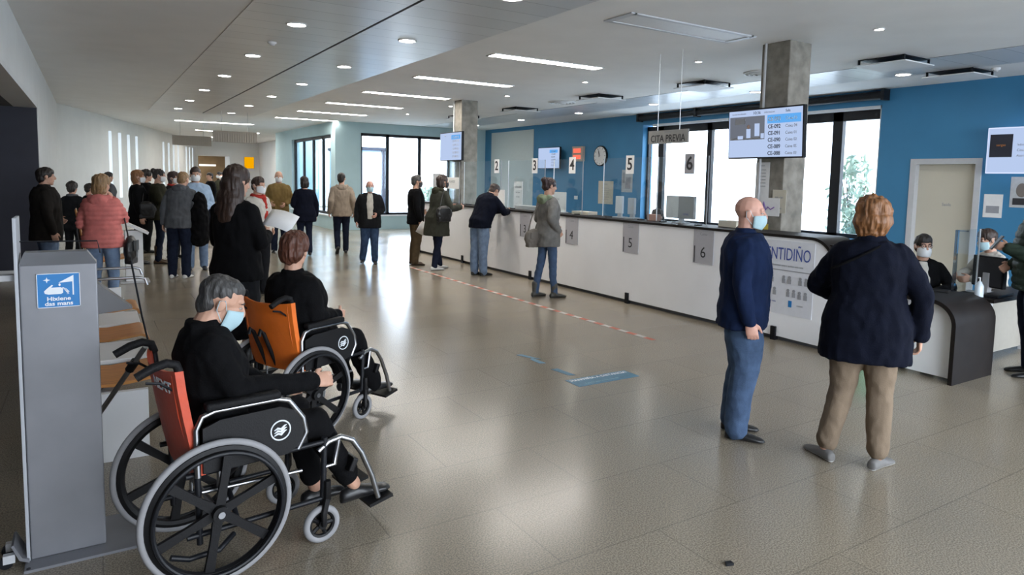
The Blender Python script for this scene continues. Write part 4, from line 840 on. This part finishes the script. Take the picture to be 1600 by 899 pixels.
# ================================================================== WHEELCHAIRS
def wheelchair(label, loc, rz, vinyl, words):
    t = thing('wheelchair', label, 'wheelchair', loc, R(rz), 'wheelchairs')
    for sd in (1, -1):
        y = sd * .275; c = V((0, y, .305))
        w = MB(); w.torus(c, (0, 1, 0), .266, .0215, 56, 8)
        w.cyl(c - V((0, .035, 0)), c + V((0, .035, 0)), .032, n=20)
        for k in range(6):
            a = 2 * PI * k / 6 + .35; d = V((math.cos(a), 0, math.sin(a))); e = V((-math.sin(a), 0, math.cos(a)))
            rg = []
            for q, wd in ((.02, .021), (.12, .016), (.262, .020)): 
                p = c + d * q; rg.append([p + e * wd + V((0, .009, 0)), p - e * wd + V((0, .009, 0)), p - e * wd - V((0, .009, 0)), p + e * wd - V((0, .009, 0))])
            w.loft(rg)
        rw = w.build('rear_wheel', M_blackp, t)
        MB().torus(c, (0, 1, 0), .2925, .0150, 64, 10).build('tyre', M_rubber, rw); MB().torus(c + V((0, sd * .035, 0)), (0, 1, 0), .255, .009, 56, 8).build('hand_rim', M_black, rw); MB().disc(c + V((0, sd * .036, 0)), (0, sd, 0), .014, .006, 16).build('hub_cap', M_chrome, rw)
        c = V((.465, sd * .235, .088)); w = MB(); w.torus(c, (0, 1, 0), .060, .012, 32, 8); w.cyl(c - V((0, .02, 0)), c + V((0, .02, 0)), .02)
        for k in range(5): a = 2 * PI * k / 5; w.tube([c, c + V((math.cos(a) * .06, 0, math.sin(a) * .06))], .010, 6)
        cw = w.build('castor', M_blackp, t); MB().torus(c, (0, 1, 0), .072, .0165, 36, 10).build('tyre', M_rubber, cw)
        MB().tube([c + V((0, .03, 0)), c + V((.0, .03, .06)), c + V((.03, .0, .115)), c + V((.03, 0, .20))], [.012, .014, .018, .016], 8).tube([c + V((0, -.03, 0)), c + V((.0, -.03, .06)), c + V((.03, .0, .115))], [.012, .014, .016], 8).build('castor_fork', M_blackp, t)
        f = MB(); y = sd * .215
        f.tube([(-.06, y, .16), (-.065, y, .47), (-.105, y, .72), (-.125, y, .91)], .013); f.tube([(-.11, y, .20), (.48, y, .20)], .012); f.tube([(-.11, y, .46), (.49, y, .47)], .012); f.tube([(.48, y, .18), (.49, y, .49)], .014)
        f.build('side_frame', M_black, t); MB().tube([(-.05, y, .38), (.38, y, .36)], .009).tube([(0.02, y, .2), (.02, y, .46)], .009).build('brake_bar', M_chrome, t)
        hnd = MB().tube([(-.122, y, .895), (-.135, y, .935), (-.17, y, .947), (-.22, y, .935), (-.28, y, .905)], [.017, .018, .018, .018, .017]).build('push_handle', M_rubberb, t)
        MB().tube([(-.11, y - sd * .02, .80), (-.19, y - sd * .03, .86), (-.24, y - sd * .03, .87)], .006, 6).build('brake_lever', M_black, t)
        y = sd * .245
        pr = [(-.05, .47), (-.05, .66), (.02, .685), (.27, .69), (.34, .66), (.385, .58), (.36, .50), (.30, .47)]
        sp = MB().prism([(a, y - .006, b) for a, b in pr], (0, .012, 0)).build('side_panel', M_blackp, t, smooth=False)
        if sd < 0:
            yy = y - .009; MB().torus((.27, yy, .585), (0, 1, 0), .043, .0035, 32, 6).build('emblem_ring', M_signw, sp)
            f = MB(); [f.tube([(.242, yy, .572 + q), (.258, yy, .580 + q), (.272, yy, .574 + q), (.288, yy, .588 + q), (.298, yy, .590 + q)], [.002, .005, .0055, .004, .001], 6) for q in (-.008, .004, .016)]; f.build('emblem_wave', M_signw, sp)
        MB().tube([(-.07, y, .46), (-.075, y, .66), (-.05, y, .71), (-.0, y, .725), (.26, y, .725), (.31, y, .71), (.375, y, .62), (.39, y, .55), (.35, y, .48)], .012, 10).build('armrest_tube', M_chrome, t)
        MB().bb((-.04, y - .028, .73), (.27, y + .028, .765)).build('armrest_pad', M_rubberb, t, smooth=40, bevel=.012)
        y = sd * .215
        lr = MB().tube([(.46, y, .43), (.51, y, .465), (.57, y, .475), (.63, y, .445), (.68, y, .37), (.735, y, .24), (.77, y, .12)], .0135).tube([(.48, y, .35), (.54, y, .35), (.56, y, .465)], .012).build('leg_rest', M_chrome, t)
        if sd < 0 or True:
            MB().box((.79, sd * .13, .095), (.13, .17, .016), (0, R(-10), 0)).build('footplate', M_blackp, lr, smooth=False)
        MB().box((.635, sd * .15, .32), (.03, .15, .07), (0, R(25), 0)).build('calf_pad', M_blackp, lr, smooth=False, bevel=.008)
    MB().tube([(.10, -.21, .19), (.12, .21, .46)], .012).tube([(.12, .21, .19), (.10, -.21, .46)], .012).build('cross_brace', M_black, t)
    MB().tube([(0, -.27, .305), (0, .27, .305)], .011).build('axle', M_steel, t)
    MB().tube([(-.17, -.2, .13), (-.10, -.2, .1), (.02, -.2, .1), (.1, -.14, .12)], .012).build('anti_tip_bar', M_black, t)
    MB().bb((-.08, -.205, .465), (.42, .205, .515)).build('seat', M_blackp, t, smooth=40, bevel=.015)
    # backrest sling, hollow towards the sitter and wrapped round the posts
    mb = MB(); rg = []
    for z, xx in ((.46, -.05), (.56, -.073), (.70, -.099), (.82, -.118), (.91, -.128)):
        pts = []
        for k in range(17): q = -1 + k / 8; pts.append(V((xx - .018 - .035 * (1 - q * q), q * .235, z + (.0 if z < .90 else -.02 * (1 - q * q)))))
        back = [p + V((.012 + .02 * abs(p.y / .235) ** 6, 0, 0)) for p in reversed(pts)]; rg.append(pts + back)
    br = mb.loft(rg).build('backrest', vinyl, t, smooth=50)
    sb = MB(); [sb.tube([(-.055 - .02, sd * .205, .48), (-.105 - .024, sd * .205, .72), (-.128 - .022, sd * .205, .89)], .004, 6) for sd in (1, -1)]; sb.build('seam', vinyl, br)
    if words:
        BK = Matrix(((0, 0, -1), (-1, 0, 0), (0, 1, 0)))
        lt = text(words, .066, (0, -.12, .835), BK, M_signw, br, bold=.001)
        for v in lt.data.vertices:
            q = v.co.y / .235; v.co.x += -.118 - (v.co.z - .82) * .13 - .018 - .035 * (1 - q * q) - .007
    if not words:
        for y in (.07, -.03): MB().tube([(-.09, y, .47), (-.19, y, .70), (-.215, y, .725), (-.225, y, .69)], .013).build('folding_lever', M_blackp, t)
    return t
M_rubberb = mat('grip_black', (.007, .007, .008), .65, bump=.3, bscale=120, spec=.2)
W1 = wheelchair('wheelchair with a red backrest and the white word NEXT, closest to the camera', (.375, 3.19, 0), 8, M_or1, 'NEXT')
W2 = wheelchair('wheelchair with a bright orange backrest under the woman with auburn hair', (1.06, 4.50, 0), 26, M_or2, None)
o = MB().tube([(.26, 3.45, .58), (.225, 3.55, .83), (.193, 3.65, 1.01), (.158, 3.755, 1.27)], .0045, 8).build('thin_rod', M_black, None)
tag(o, 'thin black rod leaning on the red wheelchair beside the dispenser', 'rod')
t = thing('crutch', 'chrome crutch with a black cuff behind the red wheelchair handles', 'crutch', (0, 0, 0))
MB().tube([(-.25, 4.20, .01), (.085, 3.75, .652), (.200, 3.597, .875)], .0125).build('pole', M_chrome, t); MB().tube([(.135, 3.683, .750), (.160, 3.650, .797)], .021).build('cuff', M_blackp, t); MB().tube([(-.25, 4.20, 0), (-.225, 4.166, .048)], .018).build('tip', M_rubber, t)

# ================================================================== PEOPLE
NEAR, MID, FAR = .0052, .0085, .011
SB = (L_black, M_sole)
# sitting in the red wheelchair
person('person', 'person with grey hair in black sitting in the red wheelchair, holding out a hand', (.375, 3.19, .0), 8, 1.66, 'f', lean=-4, collar='low', pelvis=(.07, 0, .545), head=(-12, 25, 0), headfwd=.07,
       arms=(((.14, .19, .80), (.40, .08, .69)), ((.10, -.185, .80), (.50, -.10, .745))), legs={1: ((.50, .11, .55), (.60, .12, .105)), -1: ((.50, -.12, .55), (.70, -.13, .185))}, feet={1: (8, 0), -1: (-4, -4)},
       top=dict(m=C_black, hem=.84, t=.016, name='pullover', sleeve=1., fold=.012), bottom=('trousers', C_black, 1.0, .085), shoes=(L_black, M_sole), hair=('crop', H_grey), mask=M_maskb, vox=NEAR, curl=(.7, .55), girth=1.08,
       hdir=((.9, -.4, -.1), (.97, .2, -.05)), palms=((-.3, -.6, .5), (0, .8, -.5)), cvox=.010)
person('person', 'person with auburn hair in black sitting in the orange wheelchair, seen from behind', (1.06, 4.50, .0), 26, 1.66, 'f', lean=-3, collar='low', pelvis=(.105, 0, .565), head=(24, 8, 0),
       arms=(((.08, .195, .82), (.32, .12, .77)), ((.08, -.195, .815), (.34, -.13, .765))), legs={1: ((.50, .12, .57), (.66, .12, .19)), -1: ((.50, -.13, .57), (.70, -.13, .20))}, feet={1: (5, 0), -1: (-4, -4)},
       top=dict(m=C_black, hem=.84, t=.02, name='pullover', fold=.012), bottom=('trousers', C_black, 1.15), shoes=(L_black, M_sole), hair=('bushy', H_red), vox=NEAR, curl=(.6, .6), girth=1.24, cvox=.010)
# standing near
r_, q_ = person('person', 'bald man in a blue fleece and jeans standing by the counter, wearing a mask', (3.69, 2.99, 0), -47, 1.62, 'm', arms=('down', 'down'), head=(-6, 4, 0), legs={1: ((.02, .085, .485), (-.03, .09, .085)), -1: ((.03, -.09, .485), (-.01, -.10, .085))},
       top=dict(m=C_bluef, hem=.80, t=.020, fold=.012), collar=True, bottom=('trousers', C_jeanm, 1.36), shoes=SB, hair=('none', H_grey), mask=M_maskb, skin=M_skin2, vox=NEAR, girth=1.24, curl=(.7, .7), cvox=.010)
r2, q2 = person('person', 'ginger haired person in a navy jacket and beige trousers, seen from behind', (3.95, 2.29, 0), 33, 1.63, 'f', arms=(((.16, .30, 1.12), (.24, .10, 1.02)), ((-.03, -.29, 1.12), (.05, -.30, .86))), head=(-10, 0, 0),
       legs={1: ((.02, .11, .485), (.0, .19, .085)), -1: ((.01, -.10, .485), (-.02, -.11, .085))}, feet={1: (38, 0), -1: (-30, 0)},
       top=dict(m=C_navy, hem=.70, t=.030, flare=.05, fold=.012), collar=True, bottom=('trousers', C_khaki, 1.12, .05), shoes=(L_grey, M_solew), hair=('full', H_ging), vox=NEAR, girth=1.17, curl=(.5, .6), cvox=.010)
# diagonal bag strap lying on the back of that jacket
sb = MB(); U = q2['U']; n = 14
for i in range(n):
    pass
pts = [U((-.10 - .060 * abs(math.sin(PI * i / (n - 1))) ** .7, -.05 + .27 * i / (n - 1), 1.42 - .16 * i / (n - 1))) for i in range(n)]
sb.tube(pts, .008, 8).build('bag_strap', C_black, r2)
person('person', 'woman with long dark hair in black reading papers behind the wheelchairs', (.97, 5.68, 0), 40, 1.76, 'f', arms=('read', 'read'), head=(-12, 10, 0), top=dict(m=C_black, hem=.86, t=.022, name='pullover', fold=.012), bottom=('skirt', C_black2), shoes=(L_black, M_sole, .2),
       hair=('long', H_brown), vox=.0065, girth=1.02, curl=(.6, .6), neck_scarf=None)
# the hall
person('person', 'man in a dark brown jacket and pale jeans standing before the dark panel', (-.52, 11.05, 0), 12, 1.73, 'm', arms=('belly', 'down'), top=dict(m=C_brownj, hem=.74, t=.035, flare=.03), collar=True, bottom=('trousers', C_jeanl, 1.15), shoes=SB, hair=('short', H_dark), vox=MID, girth=1.15)
person('person', 'woman in a coral puffer jacket and jeans seen from behind, hand raised to her face', (.11, 9.24, 0), 68, 1.66, 'f', arms=('belly', 'face'), head=(-18, 6, 0), top=dict(m=C_coral, hem=.82, t=.036, quilt=.055), hood=C_coral, bottom=('trousers', C_jeanl, .92), shoes=SB, hair=('bob', H_blond), vox=MID, girth=1.08)
person('person', 'small dark haired person in grey behind the bench, left of the coral jacket', (-.27, 14.2, 0), 60, 1.50, 'f', arms=('pocket', 'pocket'), top=dict(m=C_black2, hem=.75, t=.03), bottom=('trousers', C_black2), shoes=SB, hair=('bushy', H_dark), neck_scarf=C_grey, vox=FAR)
person('person', 'small person in black partly hidden behind the coral jacket', (-.02, 15.3, 0), 20, 1.46, 'f', arms=('down', 'down'), top=dict(m=C_black, hem=.75, t=.03), bottom=('trousers', C_black2), shoes=SB, hair=('short', H_dark), vox=FAR)
person('person', 'woman with strawberry blond hair and a mask dressed all in black', (.74, 14.28, 0), 0, 1.73, 'f', arms=('down', 'down'), head=(-4, 0, 0), top=dict(m=C_black, hem=.74, t=.03), bottom=('trousers', C_black, 1.1), shoes=SB, hair=('bob', H_ging), mask=M_mask, vox=MID, girth=1.05)
person('person', 'person with a dark bun in an olive jacket with folded arms and tall boots', (1.08, 14.25, 0), -8, 1.76, 'f', arms=('cross', 'cross'), head=(0, 4, 0), top=dict(m=C_olive, hem=.80, t=.03), bottom=('trousers', C_jeand, .9), shoes=(L_brown, M_sole, .22), hair=('bun', H_dark), mask=M_mask, vox=MID, girth=1.08)
person('person', 'person with plum hair and a red scarf behind the olive jacket', (1.40, 15.0, 0), -40, 1.72, 'f', arms=('pocket', 'pocket'), top=dict(m=C_black2, hem=.75, t=.03), bottom=('trousers', C_black2), shoes=SB, hair=('bob', H_plum), mask=M_mask, neck_scarf=C_red, vox=FAR)
person('person', 'dark haired person almost hidden behind the woman all in black', (1.0, 16.25, 0), 10, 1.74, 'm', arms=('down', 'down'), top=dict(m=C_black, hem=.80, t=.03), bottom=('trousers', C_black2), shoes=SB, hair=('bushy', H_dark), vox=FAR)
person('person', 'person in a grey hoodie and dark jeans stooping, white sneakers, seen from behind', (1.20, 12.1, 0), 62, 1.74, 'm', lean=16, arms=('down', 'belly'), head=(-10, 12, 0), top=dict(m=C_grey, hem=.80, t=.028), hood=C_grey, bottom=('trousers', C_jeand, 1.15), shoes=(L_whites, M_solew), hair=('short', H_blond), vox=MID, girth=1.05)
person('person', 'man in a pale blue shirt and white mask facing the camera', (1.57, 13.05, 0), -95, 1.80, 'm', arms=('belly', 'down'), top=dict(m=C_sky, hem=.86, t=.014, name='shirt'), bottom=('trousers', C_jeanl, 1.1), shoes=SB, hair=('short', H_brown), mask=M_mask, vox=MID, girth=1.08)
person('person', 'person in a cream jacket with a red scarf half hidden behind the woman reading', (1.98, 9.9, 0), -60, 1.66, 'f', arms=('pocket', 'belly'), top=dict(m=C_cream, hem=.80, t=.025), bottom=('trousers', C_black2), shoes=SB, hair=('short', H_brown), mask=M_mask, neck_scarf=C_red, vox=MID)
person('person', 'balding man in a tan shirt and mask facing the camera at the hall end', (3.5, 15.3, 0), -105, 1.78, 'm', arms=('belly', 'fwd'), top=dict(m=C_tan, hem=.84, t=.02, name='shirt'), bottom=('trousers', C_jeand, 1.15), shoes=SB, hair=('rim', H_grey), mask=M_mask, vox=MID, girth=1.08)
person('person', 'woman in a navy coat and dark trousers walking away, dark hair tied back', (3.84, 14.5, 0), 85, 1.67, 'f', arms=('belly', 'down'), legs={1: ((.03, .08, .485), (.02, .08, .085)), -1: ((.0, -.09, .48), (-.10, -.09, .10))}, top=dict(m=C_navy, hem=.74, t=.03, flare=.05), bottom=('trousers', C_jeand, .92), shoes=SB, hair=('bob', H_dark), vox=MID, girth=1.1)
person('person', 'man in a beige hooded jacket and blue jeans walking away from the camera', (4.67, 14.6, 0), 78, 1.76, 'm', arms=('swing', 'swing'), legs={1: ((.06, .09, .485), (-.12, .095, .15)), -1: ((.06, -.09, .485), (.10, -.095, .085))}, feet={1: (4, 35), -1: (-4, 0)}, head=(-20, 0, 0), top=dict(m=C_beige, hem=.80, t=.032), hood=C_beige, bottom=('trousers', C_jeand, 1.0), shoes=SB, hair=('short', H_dark), vox=MID, girth=1.05)
person('person', 'old white haired man in an open black jacket, white shirt and jeans walking this way', (4.64, 12.75, 0), -108, 1.62, 'm', arms=('belly', 'down'), legs={1: ((.05, .09, .485), (.07, .10, .085)), -1: ((.06, -.10, .485), (-.05, -.14, .10))}, top=dict(m=C_black2, hem=.74, t=.03, flare=.03), shirt=C_cream, bottom=('trousers', C_jean, 1.15), shoes=SB, hair=('rim', H_white), mask=M_maskb, skin=M_skin2, vox=MID, girth=1.12)
person('person', 'man in a black jacket and brown trousers in the queue, holding a white paper', (5.37, 12.2, 0), -12, 1.74, 'm', arms=('belly', 'down'), top=dict(m=C_black, hem=.78, t=.028), bottom=('trousers', C_brown, 1.2), shoes=(L_brown, M_sole), hair=('short', H_grey), mask=M_maskk, vox=MID, girth=1.08)
person('person', 'woman in an olive parka leaning on the far end of the counter, white sneakers', (5.45, 11.4, 0), 4, 1.76, 'f', lean=8, arms=((( .12, .24, 1.12), (.38, .16, 1.12)), ((.16, -.20, 1.10), (.42, -.10, 1.12))), legs={1: ((.05, .09, .485), (.12, .10, .085)), -1: ((-.02, -.09, .485), (-.10, -.10, .085))}, top=dict(m=C_olive2, hem=.62, t=.032, flare=.08), hood=C_olive, bottom=('trousers', C_jeand, .9), shoes=(L_whites, M_solew), hair=('bob', H_brown), mask=M_maskk, vox=MID, girth=1.1)
person('person', 'man in a navy jacket and light jeans bent over the counter', (5.80, 10.40, 0), 14, 1.72, 'm', lean=26, arms=(((.36, .24, 1.10), (.60, .12, 1.11)), ((.34, -.26, 1.10), (.60, -.12, 1.11))), head=(0, 30, 0), headfwd=.03, legs={1: ((-.02, .09, .485), (-.03, .09, .085)), -1: ((.0, -.09, .485), (.02, -.09, .085))}, top=dict(m=C_navy, hem=.86, t=.030), collar=True, bottom=('trousers', C_jeanl, 1.2), shoes=SB, hair=('short', H_brown), vox=MID, girth=1.1)
r3, q3 = person('person', 'woman with dark hair in a bun, grey jacket, skinny jeans and ankle boots', (5.61, 8.05, 0), 0, 1.73, 'f', arms=('belly', 'pocket'), head=(-8, 6, 0), legs={1: ((-.04, .09, .485), (-.11, .10, .085)), -1: ((.05, -.08, .485), (.08, -.10, .085))}, top=dict(m=C_greyj, hem=.74, t=.028, flare=.03), hood=C_green2, bottom=('trousers', C_jeanm, .82), shoes=(L_boot, M_sole, .10), hair=('bun', H_plum), vox=.0075, girth=1.0)
# reception
person('person', 'receptionist with black hair, glasses and mask sitting behind the low desk', (7.14, 3.60, -.04), 205, 1.62, 'f', pelvis=(0, 0, .56), lean=8, arms=(((.10, .27, .80), (.34, .12, .76)), ((.12, -.25, .80), (.36, -.08, .76))), head=(22, 0, 0), legs={1: ((.46, .11, .52), (.42, .12, .10)), -1: ((.46, -.11, .52), (.42, -.12, .10))},
       top=dict(m=C_black, hem=.84, t=.02), shirt=C_cream, bottom=('trousers', C_black2), shoes=SB, hair=('short', H_dark), mask=M_mask, glasses=True, vox=.0065, cvox=.010)
person('person', 'clerk with brown hair in a pale blouse sitting behind the black monitor', (8.30, 3.42, 0), 150, 1.62, 'f', pelvis=(0, 0, .56), lean=10, arms=(((.12, .26, .82), (.36, .12, .78)), ((.12, -.26, .82), (.36, -.12, .78))), head=(0, 12, 0), legs={1: ((.46, .11, .52), (.42, .12, .10)), -1: ((.46, -.11, .52), (.42, -.12, .10))},
       top=dict(m=C_cream, hem=.84, t=.018, name='blouse'), bottom=('trousers', C_black2), shoes=SB, hair=('short', H_brown), mask=M_maskb, vox=.0075)
person('person', 'person in a dark green puffer jacket at the desk, holding a phone', (7.26, 2.66, 0), 125, 1.70, 'm', arms=(((.06, .27, 1.10), (.27, .16, 1.17)), ((-.02, -.24, 1.10), (.16, -.16, 1.0))), head=(0, 14, 0), top=dict(m=C_greenp, hem=.80, t=.042, quilt=.07), collar=True, bottom=('trousers', C_jeand, 1.1), shoes=(L_black, M_sole, .12), hair=('short', H_dark), vox=.0065, girth=1.12, curl=(.9, .5), cvox=.011)
person('person', 'clerk behind the counter of whom only the top of the dark head shows', (7.55, 7.70, .0), 185, 1.60, 'f', pelvis=(0, 0, .60), lean=12, arms=(((.10, .27, .86), (.34, .12, .80)), ((.12, -.25, .86), (.36, -.08, .80))), head=(0, 18, 0), legs={1: ((.46, .11, .52), (.42, .12, .10)), -1: ((.46, -.11, .52), (.42, -.12, .10))}, top=dict(m=C_black2, hem=.84, t=.018), bottom=('trousers', C_black2), shoes=SB, hair=('bob', H_dark), mask=M_mask, vox=FAR)
# far crowd
for i, (x, y, yw, h, m1, lb) in enumerate(((3.3, 23.8, 200, 1.72, C_black, 'distant person in black in the crowd behind the blue shirted man'), (4.2, 27.8, 170, 1.76, C_black2, 'very distant person in charcoal standing before the brown passage'), (4.9, 28.2, 230, 1.70, C_brownj, 'very distant person in a brown jacket near the passage, under the yellow sign'), (3.9, 25.5, 250, 1.74, C_olive, 'distant person in olive in the crowd at the hall end'), (.36, 18.5, 30, 1.68, C_grey, 'distant person in grey near the window slits'), (2.6, 22.0, 190, 1.70, C_cream, 'distant person in pale clothes behind the grey hoodie'))):
    person('person', lb, (x, y, 0), yw, h, 'm' if i % 2 else 'f', arms=('down', 'pocket'), top=dict(m=m1, hem=.78, t=.03), bottom=('trousers', C_jeand, 1.1), shoes=SB, hair=('short', H_dark), mask=M_mask if i % 2 else None, vox=.014)

# ================================================================== CARRIED THINGS
def paper(label, c, w, h, rot, m=M_paper):
    o = MB(); nu = 6
    rg = [(V((w * (i / nu - .5), 0, 0)), .02 * math.sin(i / nu * PI)) for i in range(nu + 1)]
    vs = []; 
    for i in range(nu + 1):
        for q in (-h / 2, h / 2): vs.append((w * (i / nu - .5), q, .025 * math.sin(i / nu * PI)))
    o._add(vs, [(2 * i, 2 * i + 1, 2 * i + 3, 2 * i + 2) for i in range(nu)])
    o = o.build('paper', m, None, c, smooth='all'); o.rotation_euler = [R(a) for a in rot]; sd = o.modifiers.new('s', 'SOLIDIFY'); sd.thickness = .002; return tag(o, label, 'paper')
def PT(key, local):
    r, q = PEOPLE[key]; return Matrix.Translation(r.location) @ r.rotation_euler.to_matrix().to_4x4() @ Matrix.Scale(r.scale[0], 4) @ V(local)
def YW(key): return math.degrees(PEOPLE[key][0].rotation_euler.z)
paper('white printed papers held by the woman with long dark hair', PT('woman with long dark hair', (.40, -.10, 1.27)), .25, .19, (44, 14, -38))
paper('white sheet held by the man in brown trousers', PT('man in a black jacket and brown', (.075, -.27, .72)), .17, .24, (90, 28, YW('man in a black jacket and brown') - 10))
def bag(key, label, local, size, m, strap=None, name='handbag', rz=0):
    c = PT(key, local); t = thing(name, label, 'bag', c, R(YW(key) + rz)); w, d, h = size
    mb = MB(); mb.ell((0, 0, 0), (w / 2, d / 2, h / 2), 20); mb.bb((-w * .36, -d * .34, -h * .48), (w * .36, d * .34, h * .3))
    me = remesh(mb, .012, 3); displace(me, folds(.008, (14, 14, 14))); me.materials.append(m); link('bag', me, t)
    MB().bb((-w * .3, -d * .52, -.01), (w * .3, -d * .40, h * .34)).build('flap', m, t, bevel=.012)
    if strap: MB().tube([V(p) for p in strap], .009, 8).build('strap', m, t)
bag('woman with dark hair in a bun', 'round taupe shoulder bag hanging behind the woman with the bun', (-.19, .06, .85), (.32, .14, .27), mat('bag_taupe', (.12, .105, .09), .6, bump=.2), [(-.1, 0, .1), (-.06, -.02, .3), (.02, -.06, .48)])
bag('woman in an olive parka', 'black bag at the side of the woman in the olive parka', (-.02, -.27, 1.02), (.34, .14, .30), L_black, [(-.08, .0, .12), (-.02, .04, .3), (.06, .10, .44)])
bag('woman in a coral', 'black handbag at the hip of the woman in coral', (.04, -.29, .80), (.26, .13, .34), L_black, [(-.06, .0, .14), (0, .05, .32), (.05, .10, .48)])
bag('woman with strawberry', 'black shoulder bag of the woman dressed all in black', (.12, -.22, 1.0), (.34, .16, .32), L_black, [(-.06, .0, .14), (-.04, .05, .3), (-.06, .10, .42)])
c = PT('person in a grey hoodie', (.10, -.27, .98)); mb = MB(); mb.limb([(0, 0, .28), (0, -.02, 0), (.0, 0, -.34)], [.10, .14, .15]); mb.limb([(-.1, .02, .1), (-.12, .04, -.36)], [.09, .10])
me = remesh(mb, .014, 2); displace(me, folds(.03, (9, 9, 7), 3)); me.materials.append(C_black); o = link('coat', me, None, c); tag(o, 'black coat carried over the arm of the person in the grey hoodie', 'coat')
c = PT('person in a dark green', (.36, .15, 1.22)); o = MB().box((0, 0, 0), (.012, .075, .15), (0, R(-35), 0)).build('phone', M_blackp, None, c, smooth=False); o.rotation_euler = (0, 0, R(YW('person in a dark green'))); tag(o, 'black phone held by the person in the green puffer jacket', 'phone')

# ================================================================== CAMERA, LIGHT, RENDER
cam = bpy.data.cameras.new('camera'); co = bpy.data.objects.new('camera', cam); col.objects.link(co); sc.camera = co
cam.lens = 23.85; cam.sensor_width = 36; cam.shift_y = -75 / 1600; cam.clip_start = .05; cam.clip_end = 300
rt, dn, fw = V((.849864, -.526629, .019834)), V((-.029663, -.085378, -.995907)), V((.526166, .845797, -.088181))
co.matrix_world = Matrix(((rt.x, -dn.x, -fw.x, 0), (rt.y, -dn.y, -fw.y, 0), (rt.z, -dn.z, -fw.z, 1.70), (0, 0, 0, 1)))
w = bpy.data.worlds.new('overcast_sky'); sc.world = w; w.use_nodes = True; nt = w.node_tree; bg = nt.nodes['Background']
tc = nt.nodes.new('ShaderNodeTexCoord'); sp = nt.nodes.new('ShaderNodeSeparateXYZ'); rp = nt.nodes.new('ShaderNodeValToRGB')
nt.links.new(tc.outputs['Generated'], sp.inputs[0]); nt.links.new(sp.outputs['Z'], rp.inputs[0]); nt.links.new(rp.outputs[0], bg.inputs[0])
rp.color_ramp.elements[0].color = (.86, .92, 1, 1); rp.color_ramp.elements[1].color = (.72, .84, 1, 1); bg.inputs[1].default_value = 4.2
def portal(name, loc, rot, sx, sy):
    l = bpy.data.lights.new(name, 'AREA'); l.shape = 'RECTANGLE'; l.size = sx; l.size_y = sy; l.cycles.is_portal = True
    o = bpy.data.objects.new(name, l); col.objects.link(o); o.location = loc; o.rotation_euler = rot
portal('window_portal', (XB + .5, 9.85, 1.93), (0, R(90), 0), 2.5, 6.2)
portal('front_window_portal', (8.9, YF + .5, 1.8), (R(-90), 0, 0), 3.3, 2.7)
portal('back_portal', (6.2, -3.1, 1.7), (R(90), 0, 0), 12.0, 2.8)
sc.cycles.use_denoising = True
try: sc.cycles.denoiser = 'OPENIMAGEDENOISE'
except Exception: pass
sc.cycles.max_bounces = 8; sc.cycles.diffuse_bounces = 4; sc.cycles.glossy_bounces = 4; sc.cycles.transparent_max_bounces = 12; sc.cycles.sample_clamp_indirect = 4; sc.cycles.caustics_reflective = False; sc.cycles.caustics_refractive = False
sc.view_settings.view_transform = 'Standard'; sc.view_settings.look = 'None'; sc.view_settings.exposure = 1.45; sc.view_settings.gamma = 1.
